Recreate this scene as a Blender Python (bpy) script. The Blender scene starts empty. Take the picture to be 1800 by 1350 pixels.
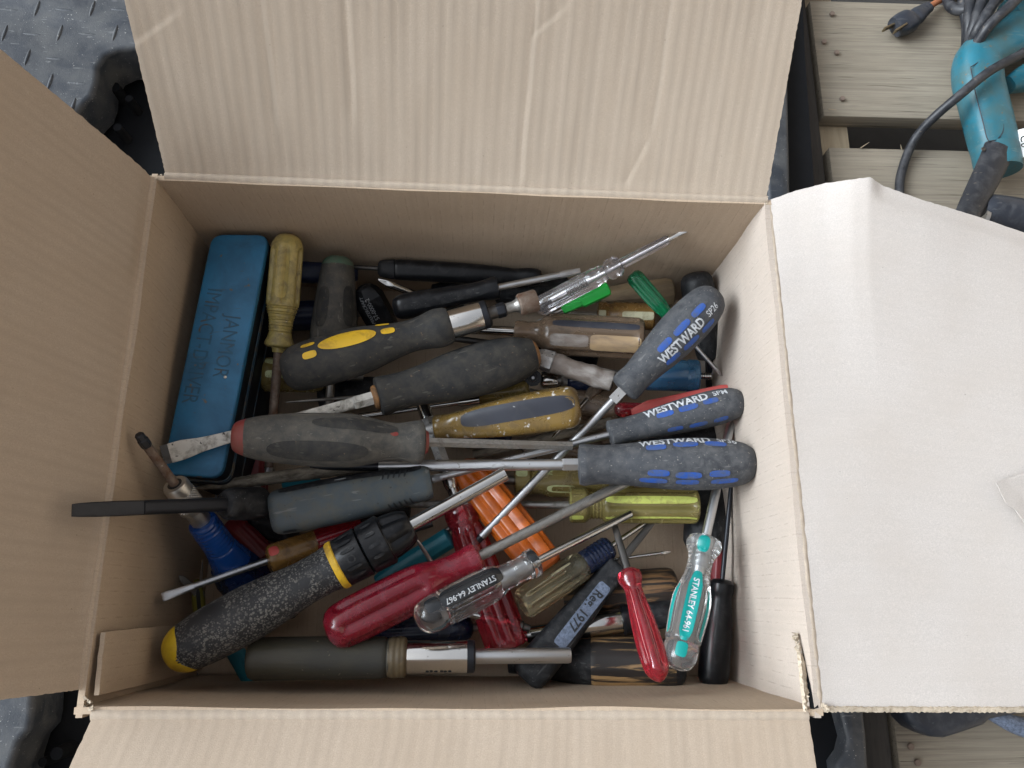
import bpy, bmesh, math, random
from mathutils import Vector, Matrix, noise
random.seed(7)
scene = bpy.context.scene
COL = scene.collection
V = Vector

# ------------------------------------------------------------------ camera
# measured from the box: focal 1350 px on an 1800 px wide picture, 0.45 m above the rim of the box
FOC, CAMH = 1350.0, 0.45
_down = V((841 - 900, -(1050 - 675), -FOC)).normalized()
_up = -_down
_xw = (V((1, 0, 0)) - _up * _up.x).normalized()
_yw = _up.cross(_xw)
ROT = Matrix((_xw, _yw, _up))
CAMP = V((0, 0, CAMH))
cd = bpy.data.cameras.new('camera')
cd.sensor_fit = 'HORIZONTAL'; cd.sensor_width = 36.0; cd.lens = 36.0 * FOC / 1800.0
cd.clip_start = 0.01; cd.clip_end = 400
cam = bpy.data.objects.new('camera', cd)
M4 = ROT.to_4x4(); M4.translation = CAMP
cam.matrix_world = M4
COL.objects.link(cam); scene.camera = cam

# ------------------------------------------------------------------ sky and sun (soft daylight from the left)
SUN_EL, SUN_AZ = 34.0, 176.0          # azimuth counter-clockwise from +X
w = bpy.data.worlds.new('World'); scene.world = w; w.use_nodes = True
nt = w.node_tree
bg = nt.nodes['Background']
sky = nt.nodes.new('ShaderNodeTexSky'); sky.sky_type = 'NISHITA'; sky.sun_disc = False
sky.sun_elevation = math.radians(SUN_EL); sky.sun_rotation = math.radians(90 - SUN_AZ)
sky.dust_density = 3.0; sky.air_density = 1.0; sky.ozone_density = 1.0
hsv = nt.nodes.new('ShaderNodeHueSaturation'); hsv.inputs['Saturation'].default_value = 0.22     # thin overcast
nt.links.new(sky.outputs[0], hsv.inputs['Color']); nt.links.new(hsv.outputs[0], bg.inputs[0]); bg.inputs[1].default_value = 0.11
sl = bpy.data.lights.new('sun', 'SUN'); sl.energy = 1.3; sl.angle = math.radians(36); sl.color = (0.70, 0.86, 1.0)
so = bpy.data.objects.new('sun', sl); COL.objects.link(so)
_el, _az = math.radians(SUN_EL), math.radians(SUN_AZ)
_to = V((math.cos(_el) * math.cos(_az), math.cos(_el) * math.sin(_az), math.sin(_el)))
so.rotation_euler = _to.to_track_quat('Z', 'Y').to_euler()
scene.view_settings.view_transform = 'Standard'
scene.view_settings.look = 'None'
scene.view_settings.exposure = 1.3
scene.view_settings.gamma = 1.0


# ------------------------------------------------------------------ measuring helpers
def ray(x, y):
    return ROT @ V((x - 900.0, -(y - 675.0), -FOC))


def P(x, y, z):
    d = ray(x, y)
    return CAMP + d * ((z - CAMH) / d.z)


def depth(p):
    return (p - CAMP).dot(ROT @ V((0, 0, -1)))


def pxm(p, r):
    return r * depth(p) / FOC


# ------------------------------------------------------------------ materials
def nnew(t, kind, **kw):
    n = t.nodes.new(kind)
    for k, v in kw.items():
        setattr(n, k, v)
    return n


def ramp(t, fac, a, b, ca=(0, 0, 0, 1), cb=(1, 1, 1, 1)):
    r = t.nodes.new('ShaderNodeValToRGB')
    r.color_ramp.elements[0].position = a; r.color_ramp.elements[0].color = ca
    r.color_ramp.elements[1].position = b; r.color_ramp.elements[1].color = cb
    t.links.new(fac, r.inputs[0])
    return r.outputs[0]


def mixc(t, fac, a, b, blend='MIX'):
    m = t.nodes.new('ShaderNodeMix'); m.data_type = 'RGBA'; m.blend_type = blend
    for s, v in ((m.inputs[0], fac), (m.inputs[6], a), (m.inputs[7], b)):
        if isinstance(v, (int, float)):
            s.default_value = v
        elif isinstance(v, tuple):
            s.default_value = (v[0], v[1], v[2], 1)
        else:
            t.links.new(v, s)
    return m.outputs[2]


def noiz(t, vec, scale, detail=4, rough=0.6, dist=0.0):
    n = t.nodes.new('ShaderNodeTexNoise'); n.inputs['Scale'].default_value = scale
    n.inputs['Detail'].default_value = detail; n.inputs['Roughness'].default_value = rough
    n.inputs['Distortion'].default_value = dist
    t.links.new(vec, n.inputs['Vector'])
    return n.outputs['Fac']


def mapped(t, scale=(1, 1, 1), rnd=True):
    tc = t.nodes.new('ShaderNodeTexCoord'); mp = t.nodes.new('ShaderNodeMapping')
    mp.inputs['Scale'].default_value = scale
    t.links.new(tc.outputs['Object'], mp.inputs[0])
    if rnd:
        oi = t.nodes.new('ShaderNodeObjectInfo')
        ad = t.nodes.new('ShaderNodeVectorMath'); ad.operation = 'MULTIPLY_ADD'
        cb = t.nodes.new('ShaderNodeCombineXYZ')
        for i in range(3):
            t.links.new(oi.outputs['Random'], cb.inputs[i])
        t.links.new(cb.outputs[0], ad.inputs[0]); ad.inputs[1].default_value = (3.7, 5.1, 2.3)
        t.links.new(mp.outputs[0], ad.inputs[2])
        return ad.outputs[0]
    return mp.outputs[0]


_mc = {}


def mat(name, col, rough=0.5, metal=0.0, dirt=None, dirt_amt=0.4, dirt_scale=60, speck=None, speck_amt=0.2,
        speck_scale=300, trans=0.0, ior=1.47, bump=0.0, bump_scale=400, stretch=(1, 1, 1), coat=0.0, spec=0.5, sss=0.0, scratch=None, edge=None):
    if name in _mc:
        return _mc[name]
    m = bpy.data.materials.new(name); m.use_nodes = True
    t = m.node_tree; b = t.nodes['Principled BSDF']
    vec = mapped(t, stretch)
    c = None
    var = noiz(t, vec, 35, 3)
    c = mixc(t, ramp(t, var, 0.3, 0.7), tuple(x * 0.82 for x in col), tuple(min(1, x * 1.15) for x in col))
    rr = None
    if dirt:
        f = noiz(t, vec, dirt_scale, 6, 0.65, 0.4)
        fm = ramp(t, f, 0.62 - dirt_amt * 0.45, 0.80 - dirt_amt * 0.25)
        c = mixc(t, fm, c, dirt)
        mr = t.nodes.new('ShaderNodeMapRange'); mr.inputs[3].default_value = rough; mr.inputs[4].default_value = min(0.95, rough + 0.3)
        t.links.new(fm, mr.inputs[0]); rr = mr.outputs[0]
        if metal > 0:
            mr2 = t.nodes.new('ShaderNodeMapRange'); mr2.inputs[3].default_value = metal; mr2.inputs[4].default_value = 0.2
            t.links.new(fm, mr2.inputs[0]); t.links.new(mr2.outputs[0], b.inputs['Metallic'])
        if trans > 0:
            mr3 = t.nodes.new('ShaderNodeMapRange'); mr3.inputs[3].default_value = trans; mr3.inputs[4].default_value = trans * 0.3
            t.links.new(fm, mr3.inputs[0]); t.links.new(mr3.outputs[0], b.inputs['Transmission Weight'])
    if speck:
        f2 = noiz(t, mapped(t), speck_scale, 2, 0.6)
        c = mixc(t, ramp(t, f2, 0.70 - speck_amt * 0.25, 0.76 - speck_amt * 0.2), c, speck)
    if scratch:
        for sx, sy, ph in ((40, 300, 0.0), (90, 260, 3.0)):
            mp_ = t.nodes.new('ShaderNodeMapping'); mp_.inputs['Scale'].default_value = (sx, sy, sy); mp_.inputs['Location'].default_value = (ph, ph, ph)
            mp_.inputs['Rotation'].default_value = (0, 0, 0.3 - ph * 0.35)
            t.links.new(mapped(t), mp_.inputs[0])
            c = mixc(t, ramp(t, noiz(t, mp_.outputs[0], 1.0, 2, 0.5), 0.69, 0.725, (0, 0, 0, 1), (0.6, 0.6, 0.6, 1)), c, scratch)
    if edge:
        gm = t.nodes.new('ShaderNodeNewGeometry')
        ed = mixc(t, 1.0, ramp(t, gm.outputs['Pointiness'], 0.53, 0.60), ramp(t, noiz(t, vec, 150, 3), 0.35, 0.6), 'MULTIPLY')
        c = mixc(t, ed, c, edge)
    t.links.new(c, b.inputs['Base Color'])
    if rr is not None:
        t.links.new(rr, b.inputs['Roughness'])
    else:
        mr = t.nodes.new('ShaderNodeMapRange'); mr.inputs[3].default_value = max(0.02, rough - 0.08); mr.inputs[4].default_value = min(1, rough + 0.12)
        t.links.new(noiz(t, vec, 120, 4), mr.inputs[0]); t.links.new(mr.outputs[0], b.inputs['Roughness'])
    if not (dirt and metal > 0):
        b.inputs['Metallic'].default_value = metal
    if trans > 0 and not dirt:
        b.inputs['Transmission Weight'].default_value = trans
    b.inputs['IOR'].default_value = ior
    b.inputs['Coat Weight'].default_value = coat; b.inputs['Coat Roughness'].default_value = 0.12
    b.inputs['Specular IOR Level'].default_value = spec
    if sss > 0:
        b.inputs['Subsurface Weight'].default_value = sss; b.inputs['Subsurface Radius'].default_value = (0.006, 0.005, 0.003)
        b.inputs['Subsurface Scale'].default_value = 0.6
    if bump > 0:
        bp = t.nodes.new('ShaderNodeBump'); bp.inputs['Strength'].default_value = bump; bp.inputs['Distance'].default_value = 0.0006
        t.links.new(noiz(t, vec, bump_scale, 4), bp.inputs['Height']); t.links.new(bp.outputs[0], b.inputs['Normal'])
    _mc[name] = m
    return m


DUST = (0.17, 0.16, 0.145)
M = {
    'rubber_grey': mat('rubber_grey', (0.058, 0.057, 0.054), 0.72, dirt=(0.105, 0.097, 0.083), dirt_amt=0.55, dirt_scale=150, speck=(0.15, 0.14, 0.12), speck_amt=0.14, speck_scale=700, bump=0.5, bump_scale=900, spec=0.35, scratch=(0.17, 0.16, 0.14)),
    'rubber_dark': mat('rubber_dark', (0.026, 0.027, 0.028), 0.66, dirt=(0.062, 0.058, 0.051), dirt_amt=0.5, dirt_scale=120, speck=(0.12, 0.085, 0.06), speck_amt=0.08, speck_scale=420, bump=0.5, bump_scale=900, spec=0.35, scratch=(0.10, 0.095, 0.085)),
    'rubber_blue': mat('rubber_blue', (0.038, 0.042, 0.05), 0.62, dirt=(0.088, 0.09, 0.094), dirt_amt=0.5, dirt_scale=170, speck=(0.20, 0.19, 0.17), speck_amt=0.16, speck_scale=620, bump=0.5, bump_scale=1100, scratch=(0.15, 0.15, 0.15)),
    'black_plastic': mat('black_plastic', (0.007, 0.0075, 0.009), 0.3, dirt=(0.028, 0.028, 0.03), dirt_amt=0.2, dirt_scale=110, bump=0.12, spec=0.35),
    'black_dusty': mat('black_dusty', (0.010, 0.011, 0.013), 0.5, dirt=(0.042, 0.042, 0.044), dirt_amt=0.36, dirt_scale=150, speck=(0.11,0.11,0.11), speck_amt=0.08, speck_scale=700, bump=0.3, spec=0.35, scratch=(0.08, 0.08, 0.082)),
    'slate_plastic': mat('slate_plastic', (0.055, 0.07, 0.08), 0.5, dirt=(0.09, 0.09, 0.078), dirt_amt=0.4, dirt_scale=110, speck=(0.04, 0.04, 0.04), speck_amt=0.08, bump=0.25, scratch=(0.16, 0.165, 0.16)),
    'chrome': mat('chrome', (0.66, 0.65, 0.62), 0.16, 1.0, speck=(0.12, 0.10, 0.07), speck_amt=0.02, stretch=(0.4, 1, 1)),
    'satin_steel': mat('satin_steel', (0.56, 0.57, 0.58), 0.36, 1.0, speck=(0.2, 0.18, 0.16), speck_amt=0.04, bump=0.12, bump_scale=1500, stretch=(0.3, 1, 1), scratch=(0.3, 0.29, 0.27)),
    'dull_steel': mat('dull_steel', (0.36, 0.35, 0.33), 0.42, 1.0, dirt=(0.09, 0.075, 0.06), dirt_amt=0.32, dirt_scale=160, bump=0.4, bump_scale=800, stretch=(0.5, 1, 1)),
    'dark_steel': mat('dark_steel', (0.12, 0.115, 0.11), 0.42, 0.9, dirt=(0.07, 0.055, 0.045), dirt_amt=0.3, dirt_scale=140, bump=0.3, bump_scale=700, stretch=(0.5, 1, 1)),
    'black_steel': mat('black_steel', (0.028, 0.03, 0.036), 0.36, 0.6, bump=0.2),
    'rust_steel': mat('rust_steel', (0.24, 0.19, 0.155), 0.55, 0.6, dirt=(0.12, 0.065, 0.04), dirt_amt=0.55, dirt_scale=130, speck=(0.32, 0.28, 0.24), speck_amt=0.1, bump=0.6, bump_scale=700),
    'crusty_steel': mat('crusty_steel', (0.30, 0.27, 0.22), 0.6, 0.5, dirt=(0.07, 0.06, 0.045), dirt_amt=0.5, dirt_scale=200, bump=1.0, bump_scale=500, stretch=(0.35, 1, 1)),
    'white_paint': mat('white_paint', (0.62, 0.60, 0.55), 0.5, dirt=(0.10, 0.085, 0.065), dirt_amt=0.28, dirt_scale=110, speck=(0.05, 0.045, 0.04), speck_amt=0.07, speck_scale=260),
    'splashed_steel': mat('splashed_steel', (0.42, 0.42, 0.42), 0.4, 0.8, dirt=(0.68, 0.67, 0.64), dirt_amt=0.5, dirt_scale=150, speck=(0.05, 0.05, 0.05), speck_amt=0.25, speck_scale=350),
    'yellow_clear': mat('yellow_clear', (0.58, 0.46, 0.15), 0.3, dirt=(0.24, 0.19, 0.10), dirt_amt=0.42, dirt_scale=120, trans=0.35, sss=0.1, bump=0.2, speck=(0.6, 0.55, 0.42), speck_amt=0.05, speck_scale=500, scratch=(0.22, 0.17, 0.09)),
    'lime_clear': mat('lime_clear', (0.40, 0.34, 0.12), 0.14, dirt=(0.20, 0.15, 0.07), dirt_amt=0.25, dirt_scale=90, trans=0.55, scratch=(0.2, 0.16, 0.07), edge=(0.55, 0.6, 0.2)),
    'olive_clear': mat('olive_clear', (0.36, 0.28, 0.10), 0.18, dirt=(0.12, 0.09, 0.05), dirt_amt=0.3, dirt_scale=100, trans=0.45),
    'tan_splashed': mat('tan_splashed', (0.26, 0.165, 0.045), 0.2, dirt=(0.13, 0.085, 0.035), dirt_amt=0.4, dirt_scale=90, speck=(0.72, 0.70, 0.66), speck_amt=0.26, speck_scale=190, trans=0.25),
    'brown_clear': mat('brown_clear', (0.26, 0.18, 0.12), 0.2, dirt=(0.10, 0.075, 0.055), dirt_amt=0.4, dirt_scale=90, trans=0.5, stretch=(0.4, 1, 1)),
    'amber_clear': mat('amber_clear', (0.36, 0.20, 0.06), 0.2, dirt=(0.11, 0.06, 0.03), dirt_amt=0.35, dirt_scale=110, trans=0.4),
    'grimy_brown': mat('grimy_brown', (0.16, 0.13, 0.11), 0.5, dirt=(0.28, 0.26, 0.24), dirt_amt=0.35, dirt_scale=130, bump=1.0, bump_scale=260, stretch=(0.5, 1, 1)),
    'brown_wood': mat('brown_wood', (0.26, 0.19, 0.11), 0.6, dirt=(0.10, 0.075, 0.05), dirt_amt=0.5, dirt_scale=60, bump=0.5, bump_scale=200, stretch=(0.25, 1, 1)),
    'clear': mat('clear', (0.97, 0.97, 0.97), 0.05, trans=0.98, ior=1.46),
    'clear_pink': mat('clear_pink', (0.90, 0.84, 0.86), 0.07, trans=0.95, ior=1.45),
    'clear_frost': mat('clear_frost', (0.90, 0.93, 0.92), 0.09, trans=0.93, ior=1.45),
    'frosted_core': mat('frosted_core', (0.42, 0.43, 0.44), 0.3, 0.8),
    'clear_straw': mat('clear_straw', (0.74, 0.67, 0.44), 0.09, trans=0.88, ior=1.46),
    'red_clear': mat('red_clear', (0.66, 0.045, 0.07), 0.10, trans=0.8, dirt=(0.30, 0.05, 0.06), dirt_amt=0.12, dirt_scale=60, coat=0.3, scratch=(0.5, 0.16, 0.17), edge=(0.65, 0.36, 0.36)),
    'red_dusty': mat('red_dusty', (0.36, 0.014, 0.035), 0.16, trans=0.6, dirt=(0.16, 0.035, 0.05), dirt_amt=0.36, dirt_scale=90, speck=(0.4,0.2,0.2), speck_amt=0.04, speck_scale=500, coat=0.25, scratch=(0.42, 0.16, 0.16), edge=(0.5, 0.2, 0.2)),
    'red_edge': mat('red_edge', (0.62, 0.26, 0.26), 0.5),
    'red_matte': mat('red_matte', (0.55, 0.09, 0.08), 0.5, dirt=(0.4, 0.1, 0.09), dirt_amt=0.3),
    'red_dark': mat('red_dark', (0.22, 0.025, 0.03), 0.35, trans=0.2),
    'red_cap': mat('red_cap', (0.22, 0.035, 0.03), 0.5, dirt=(0.2, 0.08, 0.06), dirt_amt=0.4, bump=0.2),
    'orange_plastic': mat('orange_plastic', (0.66, 0.15, 0.018), 0.26, dirt=(0.40, 0.09, 0.02), dirt_amt=0.35, dirt_scale=80, speck=(0.2,0.06,0.02), speck_amt=0.05, coat=0.15),
    'orange_wear': mat('orange_wear', (0.36, 0.17, 0.06), 0.6, dirt=(0.13, 0.08, 0.045), dirt_amt=0.5, dirt_scale=140, bump=0.5),
    'teal_plastic': mat('teal_plastic', (0.02, 0.22, 0.30), 0.35, trans=0.2),
    'teal_print': mat('teal_print', (0.0, 0.26, 0.24), 0.35),
    'green_bright': mat('green_bright', (0.02, 0.48, 0.07), 0.35, coat=0.1),
    'green_clear': mat('green_clear', (0.012, 0.20, 0.085), 0.14, trans=0.5, coat=0.2),
    'green_wear': mat('green_wear', (0.05, 0.12, 0.075), 0.6, dirt=(0.12, 0.12, 0.10), dirt_amt=0.4),
    'navy_clear': mat('navy_clear', (0.012, 0.022, 0.06), 0.2, trans=0.2, dirt=(0.04, 0.05, 0.07), dirt_amt=0.25),
    'blue_clear': mat('blue_clear', (0.015, 0.10, 0.42), 0.2, trans=0.5, coat=0.2),
    'blue_pale_clear': mat('blue_pale_clear', (0.07, 0.22, 0.40), 0.2, trans=0.55, coat=0.2),
    'blue_dark_clear': mat('blue_dark_clear', (0.012, 0.035, 0.12), 0.25, trans=0.3, coat=0.2),
    'navy_dull': mat('navy_dull', (0.02, 0.03, 0.075), 0.42, dirt=(0.06, 0.065, 0.08), dirt_amt=0.3),
    'dash_blue': mat('dash_blue', (0.014, 0.075, 0.34), 0.55, dirt=(0.06, 0.085, 0.16), dirt_amt=0.55, dirt_scale=190, speck=(0.06,0.065,0.08), speck_amt=0.15, speck_scale=500),
    'print_white': mat('print_white', (0.56, 0.58, 0.60), 0.55, dirt=(0.22, 0.23, 0.25), dirt_amt=0.42, dirt_scale=260),
    'print_grey': mat('print_grey', (0.26, 0.27, 0.28), 0.6),
    'print_black': mat('print_black', (0.02, 0.022, 0.025), 0.4),
    'label_black': mat('label_black', (0.018, 0.02, 0.023), 0.2, coat=0.3),
    'label_dark': mat('label_dark', (0.03, 0.033, 0.045), 0.4, dirt=(0.05, 0.05, 0.055), dirt_amt=0.35, speck=(0.7, 0.7, 0.7), speck_amt=0.05, speck_scale=130),
    'label_bluegrey': mat('label_bluegrey', (0.16, 0.20, 0.28), 0.4, dirt=(0.07, 0.085, 0.12), dirt_amt=0.5, dirt_scale=420),
    'cream': mat('cream', (0.52, 0.49, 0.33), 0.5, dirt=(0.28, 0.24, 0.14), dirt_amt=0.3, dirt_scale=150),
    'cream_green': mat('cream_green', (0.50, 0.54, 0.28), 0.42, dirt=(0.28, 0.26, 0.12), dirt_amt=0.25, dirt_scale=150),
    'lime_print': mat('lime_print', (0.56, 0.62, 0.15), 0.3, dirt=(0.30, 0.26, 0.08), dirt_amt=0.35, dirt_scale=200),
    'yellow_grip': mat('yellow_grip', (0.68, 0.42, 0.02), 0.5, dirt=(0.30, 0.17, 0.03), dirt_amt=0.33, dirt_scale=90, bump=0.2),
    'yellow_cap': mat('yellow_cap', (0.62, 0.42, 0.015), 0.45, dirt=(0.38, 0.24, 0.03), dirt_amt=0.4, dirt_scale=50, bump=0.2),
    'tan_patch': mat('tan_patch', (0.36, 0.25, 0.14), 0.3, dirt=(0.20, 0.14, 0.09), dirt_amt=0.4, dirt_scale=120, stretch=(0.3, 1, 1)),
    'green_grime': mat('green_grime', (0.05, 0.045, 0.03), 0.45, dirt=(0.035, 0.034, 0.03), dirt_amt=0.55, dirt_scale=50, speck=(0.2, 0.18, 0.12), speck_amt=0.03, bump=0.4, stretch=(0.3, 1, 1)),
    'brown_ring': mat('brown_ring', (0.15, 0.11, 0.06), 0.4, dirt=(0.07, 0.055, 0.035), dirt_amt=0.4, trans=0.2),
    'case_blue': mat('case_blue', (0.022, 0.155, 0.31), 0.36, dirt=(0.024, 0.10, 0.19), dirt_amt=0.4, dirt_scale=26, speck=(0.13, 0.10, 0.055), speck_amt=0.12, speck_scale=110, bump=0.15, scratch=(0.045, 0.10, 0.15)),
    'case_stamp': mat('case_stamp', (0.018, 0.095, 0.175), 0.5, dirt=(0.09, 0.075, 0.055), dirt_amt=0.3, dirt_scale=140),
    'case_edge': mat('case_edge', (0.02, 0.075, 0.13), 0.45, dirt=(0.16, 0.13, 0.09), dirt_amt=0.45, dirt_scale=120),
    'case_shade_navy': mat('case_shade_navy', (0.004, 0.008, 0.014), 0.45, spec=0.3),  # navy sides of the case, their shade put into the near black colour
    'olive_plastic': mat('olive_plastic', (0.20, 0.18, 0.03), 0.4),
    'teal_tool': mat('teal_tool', (0.016, 0.13, 0.18), 0.34, dirt=(0.05, 0.11, 0.115), dirt_amt=0.5, dirt_scale=40, speck=(0.13, 0.10, 0.06), speck_amt=0.07, speck_scale=160, bump=0.12, scratch=(0.09, 0.17, 0.18)),
    'cord': mat('cord', (0.018, 0.02, 0.025), 0.45, dirt=(0.06, 0.06, 0.064), dirt_amt=0.35, dirt_scale=90, bump=0.15, scratch=(0.12, 0.10, 0.08)),
    'dark_tool': mat('dark_tool', (0.024, 0.029, 0.04), 0.42, dirt=(0.06, 0.065, 0.075), dirt_amt=0.3, dirt_scale=80, bump=0.2, scratch=(0.09, 0.095, 0.1)),
    'brass': mat('brass', (0.25, 0.20, 0.13), 0.4, 0.9),
    'orange_tie': mat('orange_tie', (0.30, 0.11, 0.05), 0.5),
    'sticker': mat('sticker', (0.62, 0.63, 0.62), 0.5),
    'mat_plastic': mat('mat_plastic', (0.03, 0.036, 0.046), 0.42, dirt=(0.078, 0.082, 0.086), dirt_amt=0.5, dirt_scale=45, speck=(0.4, 0.4, 0.38), speck_amt=0.02, speck_scale=700, bump=0.35, bump_scale=900, scratch=(0.14, 0.145, 0.15)),
    'deck_black': mat('deck_black', (0.006, 0.007, 0.009), 0.7, spec=0.2),
    'ground': mat('ground', (0.05, 0.05, 0.052), 0.9, dirt=(0.08, 0.078, 0.075), dirt_amt=0.4, dirt_scale=3, bump=0.3),
    'nail': mat('nail', (0.20, 0.15, 0.12), 0.85),
}


def wood_mat(name, light, dark, scale=1.0, burnt=None, axis=0, crack=0.5, fine=1.0):
    m = bpy.data.materials.new(name); m.use_nodes = True
    t = m.node_tree; b = t.nodes['Principled BSDF']
    s = [14 * scale * fine] * 3; s[axis] = 0.9 * scale
    vec = mapped(t, tuple(s))
    g = noiz(t, vec, 9, 6, 0.7, 0.6)
    c = mixc(t, ramp(t, g, 0.3, 0.72), dark, light)
    big = noiz(t, mapped(t), 16, 3)
    c = mixc(t, ramp(t, big, 0.35, 0.75, (0, 0, 0, 1), (0.55, 0.55, 0.55, 1)), c, tuple(x * 0.62 for x in light))
    fin = noiz(t, vec, 40 / fine, 3, 0.6)
    c = mixc(t, ramp(t, fin, 0.60, 0.72, (0, 0, 0, 1), (crack, crack, crack, 1)), c, tuple(x * 0.25 for x in dark))
    if burnt:
        s2 = [120, 120, 120]; s2[axis] = 9
        f = noiz(t, mapped(t, tuple(s2)), 1.6, 5, 0.6, 0.3)
        c = mixc(t, ramp(t, f, 0.41, 0.48), c, burnt)
    t.links.new(c, b.inputs['Base Color']); b.inputs['Roughness'].default_value = 0.75 if not burnt else 0.5
    bp = t.nodes.new('ShaderNodeBump'); bp.inputs['Strength'].default_value = 0.5; bp.inputs['Distance'].default_value = 0.0008
    t.links.new(g, bp.inputs['Height']); t.links.new(bp.outputs[0], b.inputs['Normal'])
    return m


M['pallet_wood'] = wood_mat('pallet_wood', (0.335, 0.292, 0.226), (0.18, 0.152, 0.115), 1.0, crack=0.85, fine=2.6)
M['shed_board'] = wood_mat('shed_board', (0.26, 0.21, 0.16), (0.17, 0.135, 0.10), 0.3)
M['bounce_plywood'] = wood_mat('bounce_plywood', (0.52, 0.43, 0.34), (0.45, 0.36, 0.27), 0.3, crack=0.1)
M['shed_sheet'] = mat('shed_sheet', (0.5, 0.5, 0.5), 0.5)
M['stringer_wood'] = wood_mat('stringer_wood', (0.44, 0.36, 0.25), (0.30, 0.24, 0.16), 1.0, axis=1, crack=0.25)
M['shaded_side_wood'] = wood_mat('shaded_side_wood', (0.10, 0.085, 0.07), (0.055, 0.048, 0.042), 1.0, axis=1)
M['burnt_wood'] = wood_mat('burnt_wood', (0.42, 0.26, 0.11), (0.22, 0.13, 0.06), 3.0, burnt=(0.018, 0.014, 0.012))
M['brown_burnt_wood'] = wood_mat('brown_burnt_wood', (0.26, 0.145, 0.06), (0.11, 0.06, 0.028), 3.0, burnt=(0.022, 0.016, 0.012))


def salt_mat():
    m = bpy.data.materials.new('salt_crust_rubber'); m.use_nodes = True
    t = m.node_tree; b = t.nodes['Principled BSDF']
    vec = mapped(t)
    masks = None
    big = noiz(t, vec, 45, 4, 0.6)
    gate = ramp(t, big, 0.36, 0.47)
    c = (0.018, 0.019, 0.022)
    c = mixc(t, ramp(t, noiz(t, vec, 30, 3), 0.4, 0.7), c, (0.035, 0.036, 0.04))
    hs = None
    for sc, thr in ((430, 0.46), (850, 0.52)):
        vo = t.nodes.new('ShaderNodeTexVoronoi'); vo.inputs['Scale'].default_value = sc; vo.inputs['Randomness'].default_value = 1.0
        t.links.new(vec, vo.inputs['Vector'])
        dot = ramp(t, vo.outputs['Distance'], thr - 0.16, thr, (1, 1, 1, 1), (0, 0, 0, 1))
        rnd = ramp(t, vo.outputs['Color'], 0.35, 0.6)
        f = mixc(t, 1.0, mixc(t, 1.0, dot, gate, 'MULTIPLY'), rnd, 'MULTIPLY')
        c = mixc(t, f, c, (0.18, 0.175, 0.16))
        hs = f if hs is None else mixc(t, 1.0, hs, f, 'ADD')
    t.links.new(c, b.inputs['Base Color']); b.inputs['Roughness'].default_value = 0.6
    bp = t.nodes.new('ShaderNodeBump'); bp.inputs['Strength'].default_value = 0.6; bp.inputs['Distance'].default_value = 0.0006
    t.links.new(hs, bp.inputs['Height']); t.links.new(bp.outputs[0], b.inputs['Normal'])
    return m


M['salt'] = salt_mat()


def knurl_mat():
    m = bpy.data.materials.new('knurled_steel'); m.use_nodes = True
    t = m.node_tree; b = t.nodes['Principled BSDF']
    b.inputs['Base Color'].default_value = (0.5, 0.48, 0.44, 1); b.inputs['Metallic'].default_value = 0.9; b.inputs['Roughness'].default_value = 0.38
    return m


M['knurl'] = knurl_mat()


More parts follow.
